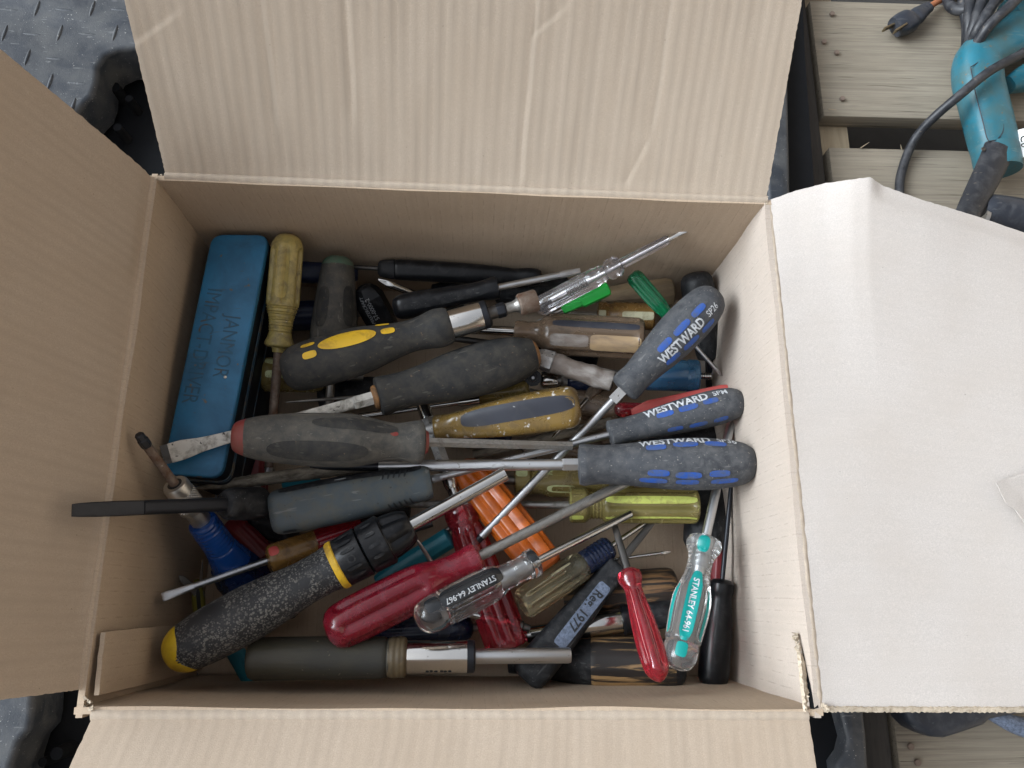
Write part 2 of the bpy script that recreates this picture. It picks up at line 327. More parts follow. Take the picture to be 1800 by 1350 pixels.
def cardboard_mat(name, base, line_amt, flute_amt):
    m = bpy.data.materials.new(name); m.use_nodes = True
    t = m.node_tree; b = t.nodes['Principled BSDF']; L = t.links
    uv = t.nodes.new('ShaderNodeUVMap'); sep = t.nodes.new('ShaderNodeSeparateXYZ')
    L.new(uv.outputs[0], sep.inputs[0])
    tc = t.nodes.new('ShaderNodeTexCoord')
    obj = tc.outputs['Object']
    fib = noiz(t, obj, 1500, 3, 0.75)
    fib2 = noiz(t, obj, 420, 4, 0.7)
    blot = noiz(t, obj, 22, 5, 0.6)
    c = mixc(t, ramp(t, fib, 0.30, 0.72), tuple(x * 0.80 for x in base), tuple(min(1, x * 1.14) for x in base))
    c = mixc(t, ramp(t, fib2, 0.35, 0.7, (0, 0, 0, 1), (0.4, 0.4, 0.4, 1)), c, tuple(x * 0.86 for x in base))
    c = mixc(t, ramp(t, blot, 0.38, 0.72, (0, 0, 0, 1), (0.45, 0.45, 0.45, 1)), c, tuple(x * y for x, y in zip(base, (0.86, 0.83, 0.79))))
    # flutes of the corrugated core: straight, evenly spaced, only faintly telegraphed through the liner
    wob = t.nodes.new('ShaderNodeMath'); wob.operation = 'MULTIPLY_ADD'
    L.new(noiz(t, uv.outputs[0], 14, 2), wob.inputs[0]); wob.inputs[1].default_value = 0.0014; L.new(sep.outputs[0], wob.inputs[2])
    fr = t.nodes.new('ShaderNodeMath'); fr.operation = 'DIVIDE'; L.new(wob.outputs[0], fr.inputs[0]); fr.inputs[1].default_value = 0.0072
    fx = t.nodes.new('ShaderNodeMath'); fx.operation = 'PINGPONG'; L.new(fr.outputs[0], fx.inputs[0]); fx.inputs[1].default_value = 0.5
    mpf = t.nodes.new('ShaderNodeMapping'); mpf.inputs['Scale'].default_value = (70, 9, 1); L.new(uv.outputs[0], mpf.inputs[0])
    gate = ramp(t, noiz(t, mpf.outputs[0], 1.0, 2), 0.2, 0.6)
    band = mixc(t, 1.0, ramp(t, fx.outputs[0], 0.0, 0.5), gate, 'MULTIPLY')
    fa = t.nodes.new('ShaderNodeMath'); fa.operation = 'MULTIPLY'; L.new(band, fa.inputs[0]); fa.inputs[1].default_value = flute_amt
    c = mixc(t, fa.outputs[0], c, tuple(x * 0.78 for x in base))
    line = ramp(t, fx.outputs[0], 0.0, 0.08, (1, 1, 1, 1), (0, 0, 0, 1))
    mp2 = t.nodes.new('ShaderNodeMapping'); mp2.inputs['Scale'].default_value = (140, 90, 1); L.new(uv.outputs[0], mp2.inputs[0])
    brk = ramp(t, noiz(t, mp2.outputs[0], 1.0, 2), 0.42, 0.66, (0, 0, 0, 1), (line_amt, line_amt, line_amt, 1))
    lf = mixc(t, 1.0, line, brk, 'MULTIPLY')
    c = mixc(t, lf, c, tuple(x * 0.42 for x in base))
    sp = noiz(t, obj, 620, 1, 0.4)
    c = mixc(t, ramp(t, sp, 0.80, 0.82, (0, 0, 0, 1), (0.55, 0.55, 0.55, 1)), c, tuple(x * 0.35 for x in base))
    L.new(c, b.inputs['Base Color']); b.inputs['Roughness'].default_value = 0.85
    b.inputs['Specular IOR Level'].default_value = 0.25
    hmix = mixc(t, 0.5, band, fib)
    bp = t.nodes.new('ShaderNodeBump'); bp.inputs['Strength'].default_value = 0.35; bp.inputs['Distance'].default_value = 0.0005
    L.new(hmix, bp.inputs['Height']); L.new(bp.outputs[0], b.inputs['Normal'])
    return m


M['card'] = cardboard_mat('cardboard', (0.49, 0.385, 0.285), 0.5, 0.35)
M['card_flap'] = cardboard_mat('cardboard_flap', (0.48, 0.40, 0.32), 0.05, 0.9)
M['card_right_lit'] = cardboard_mat('cardboard_right_lit', (0.50, 0.43, 0.37), 0.5, 0.3)  # same board, paler and cooler: light on the right wall put into colour
M['card_fold'] = cardboard_mat('cardboard_fold', (0.45, 0.365, 0.285), 0.16, 0.5)
M['card_lit'] = cardboard_mat('cardboard_lit', (0.52, 0.478, 0.445), 0.0, 0.10)  # same board whitened, cool light on the right flap put into its colour
M['card_torn'] = mat('torn_cardboard', (0.52, 0.44, 0.34), 0.9, dirt=(0.30, 0.24, 0.17), dirt_amt=0.4, dirt_scale=400, bump=1.0, bump_scale=900)


# ------------------------------------------------------------------ object helpers
def link(o, parent=None):
    COL.objects.link(o)
    if parent is not None:
        o.parent = parent
    return o


def mesh_obj(name, verts, faces, m, parent=None, smooth=True, sharp=38, uvs=None):
    me = bpy.data.meshes.new(name)
    me.from_pydata([tuple(v) for v in verts], [], faces)
    me.validate(); me.update()
    if uvs:
        ul = me.uv_layers.new(name='UVMap')
        for lp in me.loops:
            ul.data[lp.index].uv = uvs[lp.vertex_index]
    bm = bmesh.new(); bm.from_mesh(me); bmesh.ops.recalc_face_normals(bm, faces=bm.faces); bm.to_mesh(me); bm.free()
    if smooth:
        me.shade_smooth(); me.set_sharp_from_angle(angle=math.radians(sharp))
    me.materials.append(M[m] if isinstance(m, str) else m)
    o = bpy.data.objects.new(name, me)
    return link(o, parent)


def bm_obj(name, bm, m, parent=None, smooth=True, sharp=38):
    me = bpy.data.meshes.new(name)
    bmesh.ops.recalc_face_normals(bm, faces=bm.faces)
    bm.to_mesh(me); bm.free()
    if smooth:
        me.shade_smooth(); me.set_sharp_from_angle(angle=math.radians(sharp))
    me.materials.append(M[m] if isinstance(m, str) else m)
    return link(bpy.data.objects.new(name, me), parent)


def tag(o, label, cat, group=None):
    o['label'] = label; o['category'] = cat
    if group:
        o['group'] = group
    return o


def empty(name, label, cat, loc=(0, 0, 0), group=None):
    o = bpy.data.objects.new(name, None); o.location = loc; o.empty_display_size = 0.01
    link(o)
    return tag(o, label, cat, group)


def catmull(pts, step):
    """resample (s, r...) rows with a smooth curve, clamped against overshoot"""
    out = []
    n = len(pts)
    for i in range(n - 1):
        p0 = pts[max(0, i - 1)]; p1 = pts[i]; p2 = pts[i + 1]; p3 = pts[min(n - 1, i + 2)]
        k = max(1, int(abs(p2[0] - p1[0]) / step))
        for j in range(k):
            u = j / k
            row = [p1[0] + (p2[0] - p1[0]) * u]
            for c in range(1, len(p1)):
                d1 = (p2[c] - p0[c]) / max(1e-6, (p2[0] - p0[0])) * (p2[0] - p1[0])
                d2 = (p3[c] - p1[c]) / max(1e-6, (p3[0] - p1[0])) * (p2[0] - p1[0])
                h = (2 * u**3 - 3 * u**2 + 1) * p1[c] + (u**3 - 2 * u**2 + u) * d1 + (-2 * u**3 + 3 * u**2) * p2[c] + (u**3 - u**2) * d2
                lo, hi = min(p1[c], p2[c]), max(p1[c], p2[c])
                e = 0.25 * (hi - lo)
                row.append(max(lo - e, min(hi + e, h)))
            out.append(tuple(row))
    out.append(tuple(pts[-1]))
    return out


def flute(n, d, s0, s1, ph=0.0, k=2.0, fade=10.0):
    def f(th, s):
        a = max(0.0, min(1.0, (s - s0) / fade)) * max(0.0, min(1.0, (s1 - s) / fade))
        return 1 - d * a * (0.5 + 0.5 * math.cos(n * (th + ph))) ** k
    return f


def ribs(n, d, s0, s1):
    def f(th, s):
        if s < s0 or s > s1:
            return 1.0
        return 1 - d * (0.5 + 0.5 * math.cos(2 * math.pi * n * (s - s0) / (s1 - s0)))
    return f


def squarish(p, s0=-1e9, s1=1e9, ph=0.0, fade=15.0):
    def f(th, s):
        a = max(0.0, min(1.0, (s - s0) / fade)) * max(0.0, min(1.0, (s1 - s) / fade))
        q = (abs(math.cos(th + ph)) ** p + abs(math.sin(th + ph)) ** p) ** (-1.0 / p)
        return 1 + (q - 1) * a
    return f


def lobes(n, d, ph=0.0):
    return lambda th, s: 1 + d * math.cos(n * (th + ph))


def lumpy(d, fs=0.05, seed=0):
    return lambda th, s: 1 + d * noise.noise(V((math.cos(th) * 1.3 + seed, math.sin(th) * 1.3, s * fs)))


def facets(n, ph=0.0, s0=-1e9, s1=1e9):
    def f(th, s):
        if s < s0 or s > s1:
            return 1.0
        a = (th + ph) % (2 * math.pi / n) - math.pi / n
        return math.cos(math.pi / n) / math.cos(a) * 1.04
    return f


class Tool:
    def __init__(self, name, label, cat, A, C, roll=0.0, group=None):
        self.A, self.C = A, C
        self.a, self.c = P(*A), P(*C)
        self.len = (self.c - self.a).length
        X = (self.c - self.a).normalized()
        tocam = (CAMP - (self.a + self.c) / 2)
        Z = (tocam - X * tocam.dot(X)).normalized()
        Y = Z.cross(X)
        R = Matrix((X, Y, Z)).transposed().to_4x4() @ Matrix.Rotation(math.radians(roll), 4, 'X')
        R.translation = self.a
        self.X = X
        self.dx, self.dy = C[0] - A[0], C[1] - A[1]
        self.pl = math.hypot(self.dx, self.dy)
        self.root = empty(name, label, cat, (0, 0, 0), group)
        self.root.matrix_world = R
        self.last = None
        self.mir = self.dx < 0 and abs(self.dx) > 1.2 * abs(self.dy)     # angles count from the upper edge in view

    def st(self, s):
        """picture distance from the butt -> metres along the axis"""
        px = self.A[0] + self.dx / self.pl * s; py = self.A[1] + self.dy / self.pl * s
        d = ray(px, py).normalized()
        w0 = self.a - CAMP
        b = self.X.dot(d); dd = self.X.dot(w0); e = d.dot(w0)
        return (b * e - dd) / (1 - b * b)

    def mr(self, s, r):
        return pxm(self.a + self.X * self.st(s), r)

    def lathe(self, part, m, prof, sec=(), n=28, step=5.0, smooth=True, parent=None, fy=1.0, fz=1.0, sharp=38, cap=True, oz=0.0):
        if callable(sec):
            sec = (sec,)
        rows = [(p[0], p[1], p[2] if len(p) > 2 else p[1]) for p in prof]
        if smooth:
            rows = catmull(rows, step)
        verts, faces = [], []
        for (s, ry, rz) in rows:
            x = self.st(s); k = self.mr(s, 1.0)
            for i in range(n):
                th = 2 * math.pi * (i + 0.5) / n
                q = 1.0
                for f in sec:
                    q *= f(th, s)
                verts.append((x, ry * k * q * math.cos(th) * fy, rz * k * q * math.sin(th) * fz + oz * k))
        R_ = len(rows)
        for j in range(R_ - 1):
            for i in range(n):
                a = j * n + i; b = j * n + (i + 1) % n
                faces.append((a, b, b + n, a + n))
        if cap:
            faces.append(tuple(range(n - 1, -1, -1)))
            faces.append(tuple(range((R_ - 1) * n, R_ * n)))
        o = mesh_obj(part, verts, faces, m, parent or self.root, sharp=sharp)

        def rad(s, th):
            if s <= rows[0][0]:
                r = rows[0]
                ry, rz = r[1], r[2]
            else:
                ry, rz = rows[-1][1], rows[-1][2]
                for j in range(R_ - 1):
                    if rows[j][0] <= s <= rows[j + 1][0]:
                        u = (s - rows[j][0]) / max(1e-9, rows[j + 1][0] - rows[j][0])
                        ry = rows[j][1] + (rows[j + 1][1] - rows[j][1]) * u
                        rz = rows[j][2] + (rows[j + 1][2] - rows[j][2]) * u
                        break
            q = 1.0
            for f in sec:
                q *= f(th, s)
            k = self.mr(s, 1.0)
            return ry * k * q * fy, rz * k * q * fz
        self.last = (o, rad)
        return o

    def onsurf(self, s, th, off, on=None):
        rad = (on or self.last)[1]
        ry, rz = rad(s, th)
        y, z = ry * math.cos(th), rz * math.sin(th)
        l = math.hypot(y, z)
        k = (l + off) / l
        return (self.st(s), y * k, z * k)

    def decal(self, part, m, s, th, ls, wd, p=4.0, off=0.00022, on=None, skew=0.0, nu=14, nv=8):
        """a printed or inlaid patch that follows the surface: ls long (px), wd wide (px of arc)"""
        on = on or self.last
        th = math.radians(180 - th if self.mir else th)
        verts, faces = [], []
        for i in range(nu + 1):
            for j in range(nv + 1):
                u = 2 * i / nu - 1; v = 2 * j / nv - 1
                # square grid pulled onto a rounded outline
                mx = max(abs(u), abs(v)); 
                if mx > 0:
                    q = (abs(u) ** p + abs(v) ** p) ** (1 / p)
                    g = mx / q
                    # keep straight sides: shrink only towards the corners
                    u2, v2 = u * g, v * g
                else:
                    u2 = v2 = 0
                ss = s + u2 * ls / 2 + skew * v2 * wd / 2
                r0 = on[1](ss, th)
                rr = max(1e-4, math.hypot(r0[0] * math.cos(th), r0[1] * math.sin(th)))
                tt = th + v2 * wd / 2 * self.mr(ss, 1.0) / rr
                verts.append(self.onsurf(ss, tt, off, on))
        for i in range(nu):
            for j in range(nv):
                a = i * (nv + 1) + j
                faces.append((a, a + 1, a + nv + 2, a + nv + 1))
        return mesh_obj(part, verts, faces, m, on[0])

    def text(self, txt, m, s0, s1, th, hpx, off=0.0003, on=None, bold=0.012, up=1, name='lettering'):
        """print txt running from s0 to s1 along the handle"""
        on = on or self.last
        th = math.radians(180 - th if self.mir else th)
        verts, faces, w0, w1 = text_mesh(txt, bold)
        hh = 0.70
        out = []
        for (x, y) in verts:
            s = s0 + (x - w0) / (w1 - w0) * (s1 - s0)
            yy = (y / hh - 0.5) * hpx * (1 if s1 > s0 else -1) * up
            r0 = on[1](s, th)
            rr = max(1e-4, math.hypot(r0[0] * math.cos(th), r0[1] * math.sin(th)))
            tt = th - yy * self.mr(s, 1.0) / rr
            out.append(self.onsurf(s, tt, off, on))
        return mesh_obj(name, out, faces, m, on[0], smooth=False)


_tm = {}


def text_mesh(txt, bold):
    if (txt, bold) in _tm:
        return _tm[(txt, bold)]
    cu = bpy.data.curves.new('t', 'FONT'); cu.body = txt; cu.offset = bold; cu.resolution_u = 3
    o = bpy.data.objects.new('t', cu); COL.objects.link(o)
    bpy.context.view_layer.update()
    dg = bpy.context.evaluated_depsgraph_get()
    me = bpy.data.meshes.new_from_object(o.evaluated_get(dg))
    bm = bmesh.new(); bm.from_mesh(me)
    bmesh.ops.triangulate(bm, faces=bm.faces)
    for _ in range(2):
        lg = [e for e in bm.edges if e.calc_length() > 0.14]
        if lg:
            bmesh.ops.subdivide_edges(bm, edges=lg, cuts=1)
            bmesh.ops.triangulate(bm, faces=[f for f in bm.faces if len(f.verts) > 3])
    bm.verts.ensure_lookup_table()
    vs = [(v.co.x, v.co.y) for v in bm.verts]; fs = [tuple(v.index for v in f.verts) for f in bm.faces]
    bm.free()
    bpy.data.objects.remove(o); bpy.data.curves.remove(cu); bpy.data.meshes.remove(me)
    w0 = min(v[0] for v in vs); w1 = max(v[0] for v in vs)
    _tm[(txt, bold)] = (vs, fs, w0, w1)
    return _tm[(txt, bold)]


def rod(t, part, m, s0, s1, r, n=16, sec=(), parent=None):
    return t.lathe(part, m, [(s0, r), (s1, r)], sec, n=n, step=12, smooth=bool(sec), parent=parent)


def flat_tip(t, part, m, s0, s1, r, wide, thin=1.2, parent=None):
    """round shaft forged into a flat blade, broad side up"""
    L = s1 - s0
    return t.lathe(part, m, [(s0, r, r), (s0 + L * .25, r * 1.05, r * .85), (s0 + L * .6, (r + wide) / 2, r * .5), (s0 + L * .85, wide, thin * 1.6), (s1 - 1, wide * .96, thin), (s1, wide * .9, thin * .7)], squarish(3.5), n=16, step=4, parent=parent)


def cross_tip(t, part, m, s0, s1, r, parent=None):
    L = s1 - s0
    g = lambda th, s: 1 - 0.42 * max(0, min(1, (s - s0 - L * .15) / (L * .3))) * (0.5 + 0.5 * math.cos(4 * th)) ** 1.5
    return t.lathe(part, m, [(s0, r), (s0 + L * .25, r), (s0 + L * .55, r * .8), (s1 - 1.5, r * .3), (s1, r * .12)], g, n=24, step=2.5, parent=parent)


def sweep(name, m, pts, radii, parent=None, n=16, fz=1.0, step=0.004, cap=True, closed_round=True, sec=None):
    """a tube along world points with a radius (m) at each"""
    rows = []
    cum = [0.0]
    for i in range(1, len(pts)):
        cum.append(cum[-1] + (pts[i] - pts[i - 1]).length)
    rows = catmull([(cum[i], pts[i].x, pts[i].y, pts[i].z, radii[i]) for i in range(len(pts))], step)
    C = [V(r[1:4]) for r in rows]
    verts, faces = [], []
    up = V((0, 0, 1))
    for j, c in enumerate(C):
        d = (C[min(j + 1, len(C) - 1)] - C[max(j - 1, 0)]).normalized()
        sd = d.cross(up)
        if sd.length < 1e-4:
            sd = V((1, 0, 0))
        sd.normalize(); u2 = sd.cross(d)
        for i in range(n):
            th = 2 * math.pi * i / n
            q = rows[j][4] * (sec(th, rows[j][0] / cum[-1]) if sec else 1)
            verts.append(c + sd * (q * math.cos(th)) + u2 * (q * fz * math.sin(th)))
    for j in range(len(C) - 1):
        for i in range(n):
            a = j * n + i; b = j * n + (i + 1) % n
            faces.append((a, b, b + n, a + n))
    if cap:
        faces.append(tuple(range(n - 1, -1, -1))); faces.append(tuple(range((len(C) - 1) * n, len(C) * n)))
    if parent is not None and parent.location.length > 0:
        verts = [v - parent.location for v in verts]
    return mesh_obj(name, verts, faces, m, parent)


# ------------------------------------------------------------------ the setting
FLOOR = -0.168                     # inside bottom of the box
DECK = -0.172                      # black tray under the box
PAL = -0.205                       # top of the wooden pallet


def sheet(name, pts, z, m):
    o = mesh_obj(name, [(x, y, z) for x, y in pts], [tuple(range(len(pts)))], m, smooth=False)
    return o


g = sheet('ground', [(-60, -60), (60, -60), (60, 60), (-60, 60)], -0.42, 'ground'); g['kind'] = 'structure'

# ---- the open-sided shed added out of view to shade the box and bounce light
shed = empty('added_shed', 'unseen shed around the box, open to the left', 'shed', (1.5, 0.5, -0.42))


def slab(name, lo, hi, m):
    bm = bmesh.new()
    c = (V(lo) + V(hi)) / 2; d = V(hi) - V(lo)
    bmesh.ops.create_cube(bm, size=1, matrix=Matrix.Translation(c - shed.location) @ Matrix.Diagonal((d.x, d.y, d.z, 1)))
    return bm_obj(name, bm, m, shed, smooth=False)


slab('shade_roof', (0.95, -2.6, 2.0), (1.86, 3.6, 2.08), 'shed_sheet')  # out of view, added to block sky light
slab('wall', (-0.7, -2.56, -0.41), (1.7, -2.50, 1.998), 'shed_board')  # both end walls are unseen, added to cut the fill light
slab('wall', (-0.7, 3.50, -0.41), (1.7, 3.56, 1.998), 'shed_board')
slab('wall', (1.7, -2.56, -0.41), (1.76, 3.56, 1.998), 'bounce_plywood')  # unseen, added close by to bounce warm light back to the left

# ---- black tread-plate tray the box stands in
tray = empty('plastic_tray', 'scuffed black plastic tread plate tray under the cardboard box', 'tray', (-0.3, 0.1, DECK))


def plate(name, outline, ztop, thick, bev, m, parent, seg=4):
    bm = bmesh.new()
    off = parent.location if parent else V((0, 0, 0))
    vs = [bm.verts.new(V((p.x, p.y, ztop)) - off) for p in outline]
    f = bm.faces.new(vs)
    if f.normal.z < 0:
        f.normal_flip()
    bm.normal_update()
    if bm.faces[:][0].normal.z < 0:
        bmesh.ops.reverse_faces(bm, faces=bm.faces[:])
    top = bm.faces[:][0]
    r = bmesh.ops.extrude_face_region(bm, geom=[top])
    nv = [e for e in r['geom'] if isinstance(e, bmesh.types.BMVert)]
    # old face stays as the bottom
    for v in nv:
        pass
    zs = set(nv)
    for v in bm.verts:
        if v not in zs:
            v.co.z -= thick
    bm.normal_update()
    edges = [e for e in bm.edges if all(abs(v.co.z - (ztop - off.z)) < 1e-6 for v in e.verts)]
    if bev > 0:
        bmesh.ops.bevel(bm, geom=edges, offset=bev, segments=seg, profile=0.5, affect='EDGES')
    return bm_obj(name, bm, m, parent, sharp=50)


ZP = -0.125
ol = [(25, 1900), (20, 1345), (33, 1306), (52, 1285), (57, 1262), (60, 1200), (95, 700), (122, 215), (140, 190), (162, 168), (170, 145), (172, 118), (184, 98), (206, 88), (232, 84), (330, 82), (330, -260), (-650, -260), (-650, 1900)]
plate('tread_panel', [P(x, y, ZP) for x, y in ol], ZP, 0.04, 0.005, 'mat_plastic', tray)
fl = [P(-900, -350, DECK), P(1395, -350, DECK), P(1415, 100, DECK), P(1500, 1290, DECK), P(1520, 1900, DECK), P(-900, 1900, DECK)]
plate('tray_floor', fl, DECK, 0.03, 0.0, 'deck_black', tray)
# raised outer lip on the right
lip = [P(1346, -350, -0.155), P(1388, -350, -0.155), P(1386, 150, -0.155), P(1390, 345, -0.155), P(1468, 800, -0.155), P(1524, 1290, -0.155), P(1560, 1900, -0.155), P(1500, 1900, -0.155), P(1478, 1395, -0.155), P(1470, 1345, -0.155), P(1484, 1325, -0.155), P(1490, 1300, -0.155), P(1480, 1262, -0.155), P(1420, 800, -0.155), P(1350, 345, -0.155), P(1340, 150, -0.155)]
plate('edge_lip', lip, -0.155, 0.03, 0.004, 'mat_plastic', tray)
# ribs and sockets in the shade of the tray
for (x, y, r) in ((210, 165, 11), (235, 185, 8), (30, 1325, 9), (112, 1320, 13), (88, 1335, 9), (215, 235, 9)):
    bm = bmesh.new()
    bmesh.ops.create_cone(bm, cap_ends=True, segments=24, radius1=pxm(P(x, y, DECK), r), radius2=pxm(P(x, y, DECK), r * .8), depth=0.02,
                          matrix=Matrix.Translation(P(x, y, DECK + 0.010) - tray.location))
    bm_obj('socket_boss', bm, 'deck_black', tray)
# tread bars
bar_me = None
for i in range(-9, 6):
    for j in range(-8, 9):
        for kind in (0, 1):
            x = 65 + 97 * i - 57 * j + (48 if kind else 0); y = 15 + 43 * j + (0 if not kind else 2)
            if not (-60 < x < 245 and -20 < y < 235):
                continue
            if x > 110 + (245 - y) * 0.5 or (x > 140 and y > 70):
                continue
            if bar_me is None:
                vs, fs = [], []
                nL, nW = 12, 6
                for a in range(nL + 1):
                    u = 2 * a / nL - 1
                    wv = 0.0017 * (1 - abs(u) ** 2.2) + 0.00012
                    for b in range(nW + 1):
                        v = 2 * b / nW - 1
                        vs.append((v * wv, u * 0.0092, 0.0013 * (1 - v * v) * (1 - u ** 4) - 0.0002))
                for a in range(nL):
                    for b in range(nW):
                        q = a * (nW + 1) + b
                        fs.append((q, q + 1, q + nW + 2, q + nW + 1))
                o = mesh_obj('tread_bar', vs, fs, 'mat_plastic', tray); bar_me = o.data
            else:
                o = bpy.data.objects.new('tread_bar', bar_me); link(o, tray)
            o.location = P(x, y, ZP) - tray.location
            o.rotation_euler.z = math.radians(-7 if kind == 0 else 86)
            if kind:
                o.scale = (0.8, 0.9, 0.45)

# ---- wooden pallet on the right
pallet = empty('wooden_pallet', 'weathered grey wooden pallet lying right of the box', 'pallet', (0.45, 0.1, PAL))


def block(name, x0, x1, y0, y1, z0, z1, m, parent, bev=0.0015, wob=0.0):
    bm = bmesh.new()
    c = parent.location
    nx = max(1, int((x1 - x0) / 0.03)) if wob else 1
    bmesh.ops.create_cube(bm, size=1, matrix=Matrix.Translation(V(((x0 + x1) / 2, (y0 + y1) / 2, (z0 + z1) / 2)) - c) @ Matrix.Diagonal((x1 - x0, y1 - y0, z1 - z0, 1)))
    bmesh.ops.bevel(bm, geom=bm.edges[:], offset=bev, segments=2, profile=0.6, affect='EDGES')
    if wob:
        bmesh.ops.bisect_plane(bm, geom=bm.verts[:] + bm.edges[:] + bm.faces[:], plane_co=(0, 0, 0), plane_no=(1, 0, 0))
    return bm_obj(name, bm, m, parent, sharp=45)


# board ends line up along this edge
pe0, pe1 = P(1432, 60, PAL), P(1576, 1290, PAL)
sx = (pe1.x - pe0.x) / (pe1.y - pe0.y)


def edge_x(y):
    return pe0.x + (y - pe0.y) * sx


yb = lambda py, x=1600: P(x, py, PAL).y
rows = [(yb(206), yb(206) + 0.14), (yb(262) - 0.10, yb(262)), (yb(262) - 0.10 - 0.13, yb(262) - 0.10 - 0.022), (yb(1262) - 0.12, yb(1262) + 0.01)]
ym = yb(262) - 0.10 - 0.13 - 0.02
yend = yb(1262) + 0.01 + 0.022
n_mid = 2
hh = (ym - yend - 0.02 * (n_mid - 1)) / n_mid
for i in range(n_mid):
    rows.append((ym - (i + 1) * hh - i * 0.02, ym - i * hh - i * 0.02))
rows.append((yb(206) + 0.16, yb(206) + 0.28))
for k, (y0, y1) in enumerate(rows):
    xl = edge_x((y0 + y1) / 2)
    pk = block('plank', xl + 0.001 * (k % 3), xl + 0.75, y0, y1, PAL - 0.02, PAL + 0.0015 * ((k * 7) % 3 - 1), 'pallet_wood', pallet, bev=0.002)
for (x, y) in ((1462, 25), (1470, 93), (1480, 174), (1448, 74), (1600, 1312), (1612, 1340)):
    bm = bmesh.new(); q = P(x, y, PAL)
    bmesh.ops.create_cone(bm, cap_ends=True, segments=14, radius1=0.0026, radius2=0.0024, depth=0.002, matrix=Matrix.Translation(V((q.x, q.y, PAL + 0.0009)) - pallet.location))
    bm_obj('nail_head', bm, 'nail', pallet)
xs = edge_x(0.2)
# outer stringer and inner stringer under the boards
for (dx, wd, zz) in ((0.004, 0.029, 0.0), (0.36, 0.038, 0.0), (0.70, 0.038, 0.0)):
    bm = bmesh.new()
    y0, y1 = yend - 0.2, yb(206) + 0.3
    vs = []
    for (yy) in (y0, y1):
        for xx in (edge_x(yy) + dx, edge_x(yy) + dx + wd):
            for zz2 in (PAL - 0.115, PAL - 0.0205):
                vs.append(bm.verts.new(V((xx, yy, zz2)) - pallet.location))
    for f in ((0, 1, 3, 2), (4, 6, 7, 5), (0, 4, 5, 1), (2, 3, 7, 6), (1, 5, 7, 3), (0, 2, 6, 4)):
        bm.faces.new([vs[i] for i in f])
    bm_obj('stringer', bm, 'stringer_wood', pallet, smooth=False)
# side face of the pallet, its shade put into the dark wood colour
bm = bmesh.new(); vs = []
for yy in (yend - 0.2, yb(206) + 0.3):
    for (xx, zz) in ((edge_x(yy) - 0.042, PAL - 0.13), (edge_x(yy) - 0.0025, PAL - 0.13), (edge_x(yy) - 0.0025, PAL - 0.006), (edge_x(yy) - 0.036, PAL - 0.03)):
        vs.append(bm.verts.new(V((xx, yy, zz)) - pallet.location))
for f in ((0, 1, 2, 3), (7, 6, 5, 4), (0, 4, 5, 1), (1, 5, 6, 2), (2, 6, 7, 3), (3, 7, 4, 0)):
    bm.faces.new([vs[i] for i in f])
bmesh.ops.bevel(bm, geom=bm.edges[:], offset=0.002, segments=2, affect='EDGES')
bm_obj('shaded_side', bm, 'shaded_side_wood', pallet)
# a few splinters in the gap
for (x0, y0, x1, y1) in ((1513, 260, 1528, 250), (1456, 192, 1471, 193), (1585, 262, 1583, 254)):
    a, b = P(x0, y0, PAL + 0.002), P(x1, y1, PAL + 0.005)
    sweep('splinter', 'stringer_wood', [a, (a + b) / 2, b], [0.0006, 0.0005, 0.0002], pallet, n=5)

# ---- the cardboard box
Q = [P(290, 308, 0), P(1348, 352, 0), P(1420, 1250, 0), P(152, 1245, 0)]
cen = sum(Q, V()) / 4
box = empty('cardboard_box', 'open brown cardboard box full of old screwdrivers', 'box', (cen.x, cen.y, FLOOR - 0.003))
TH = 0.0035


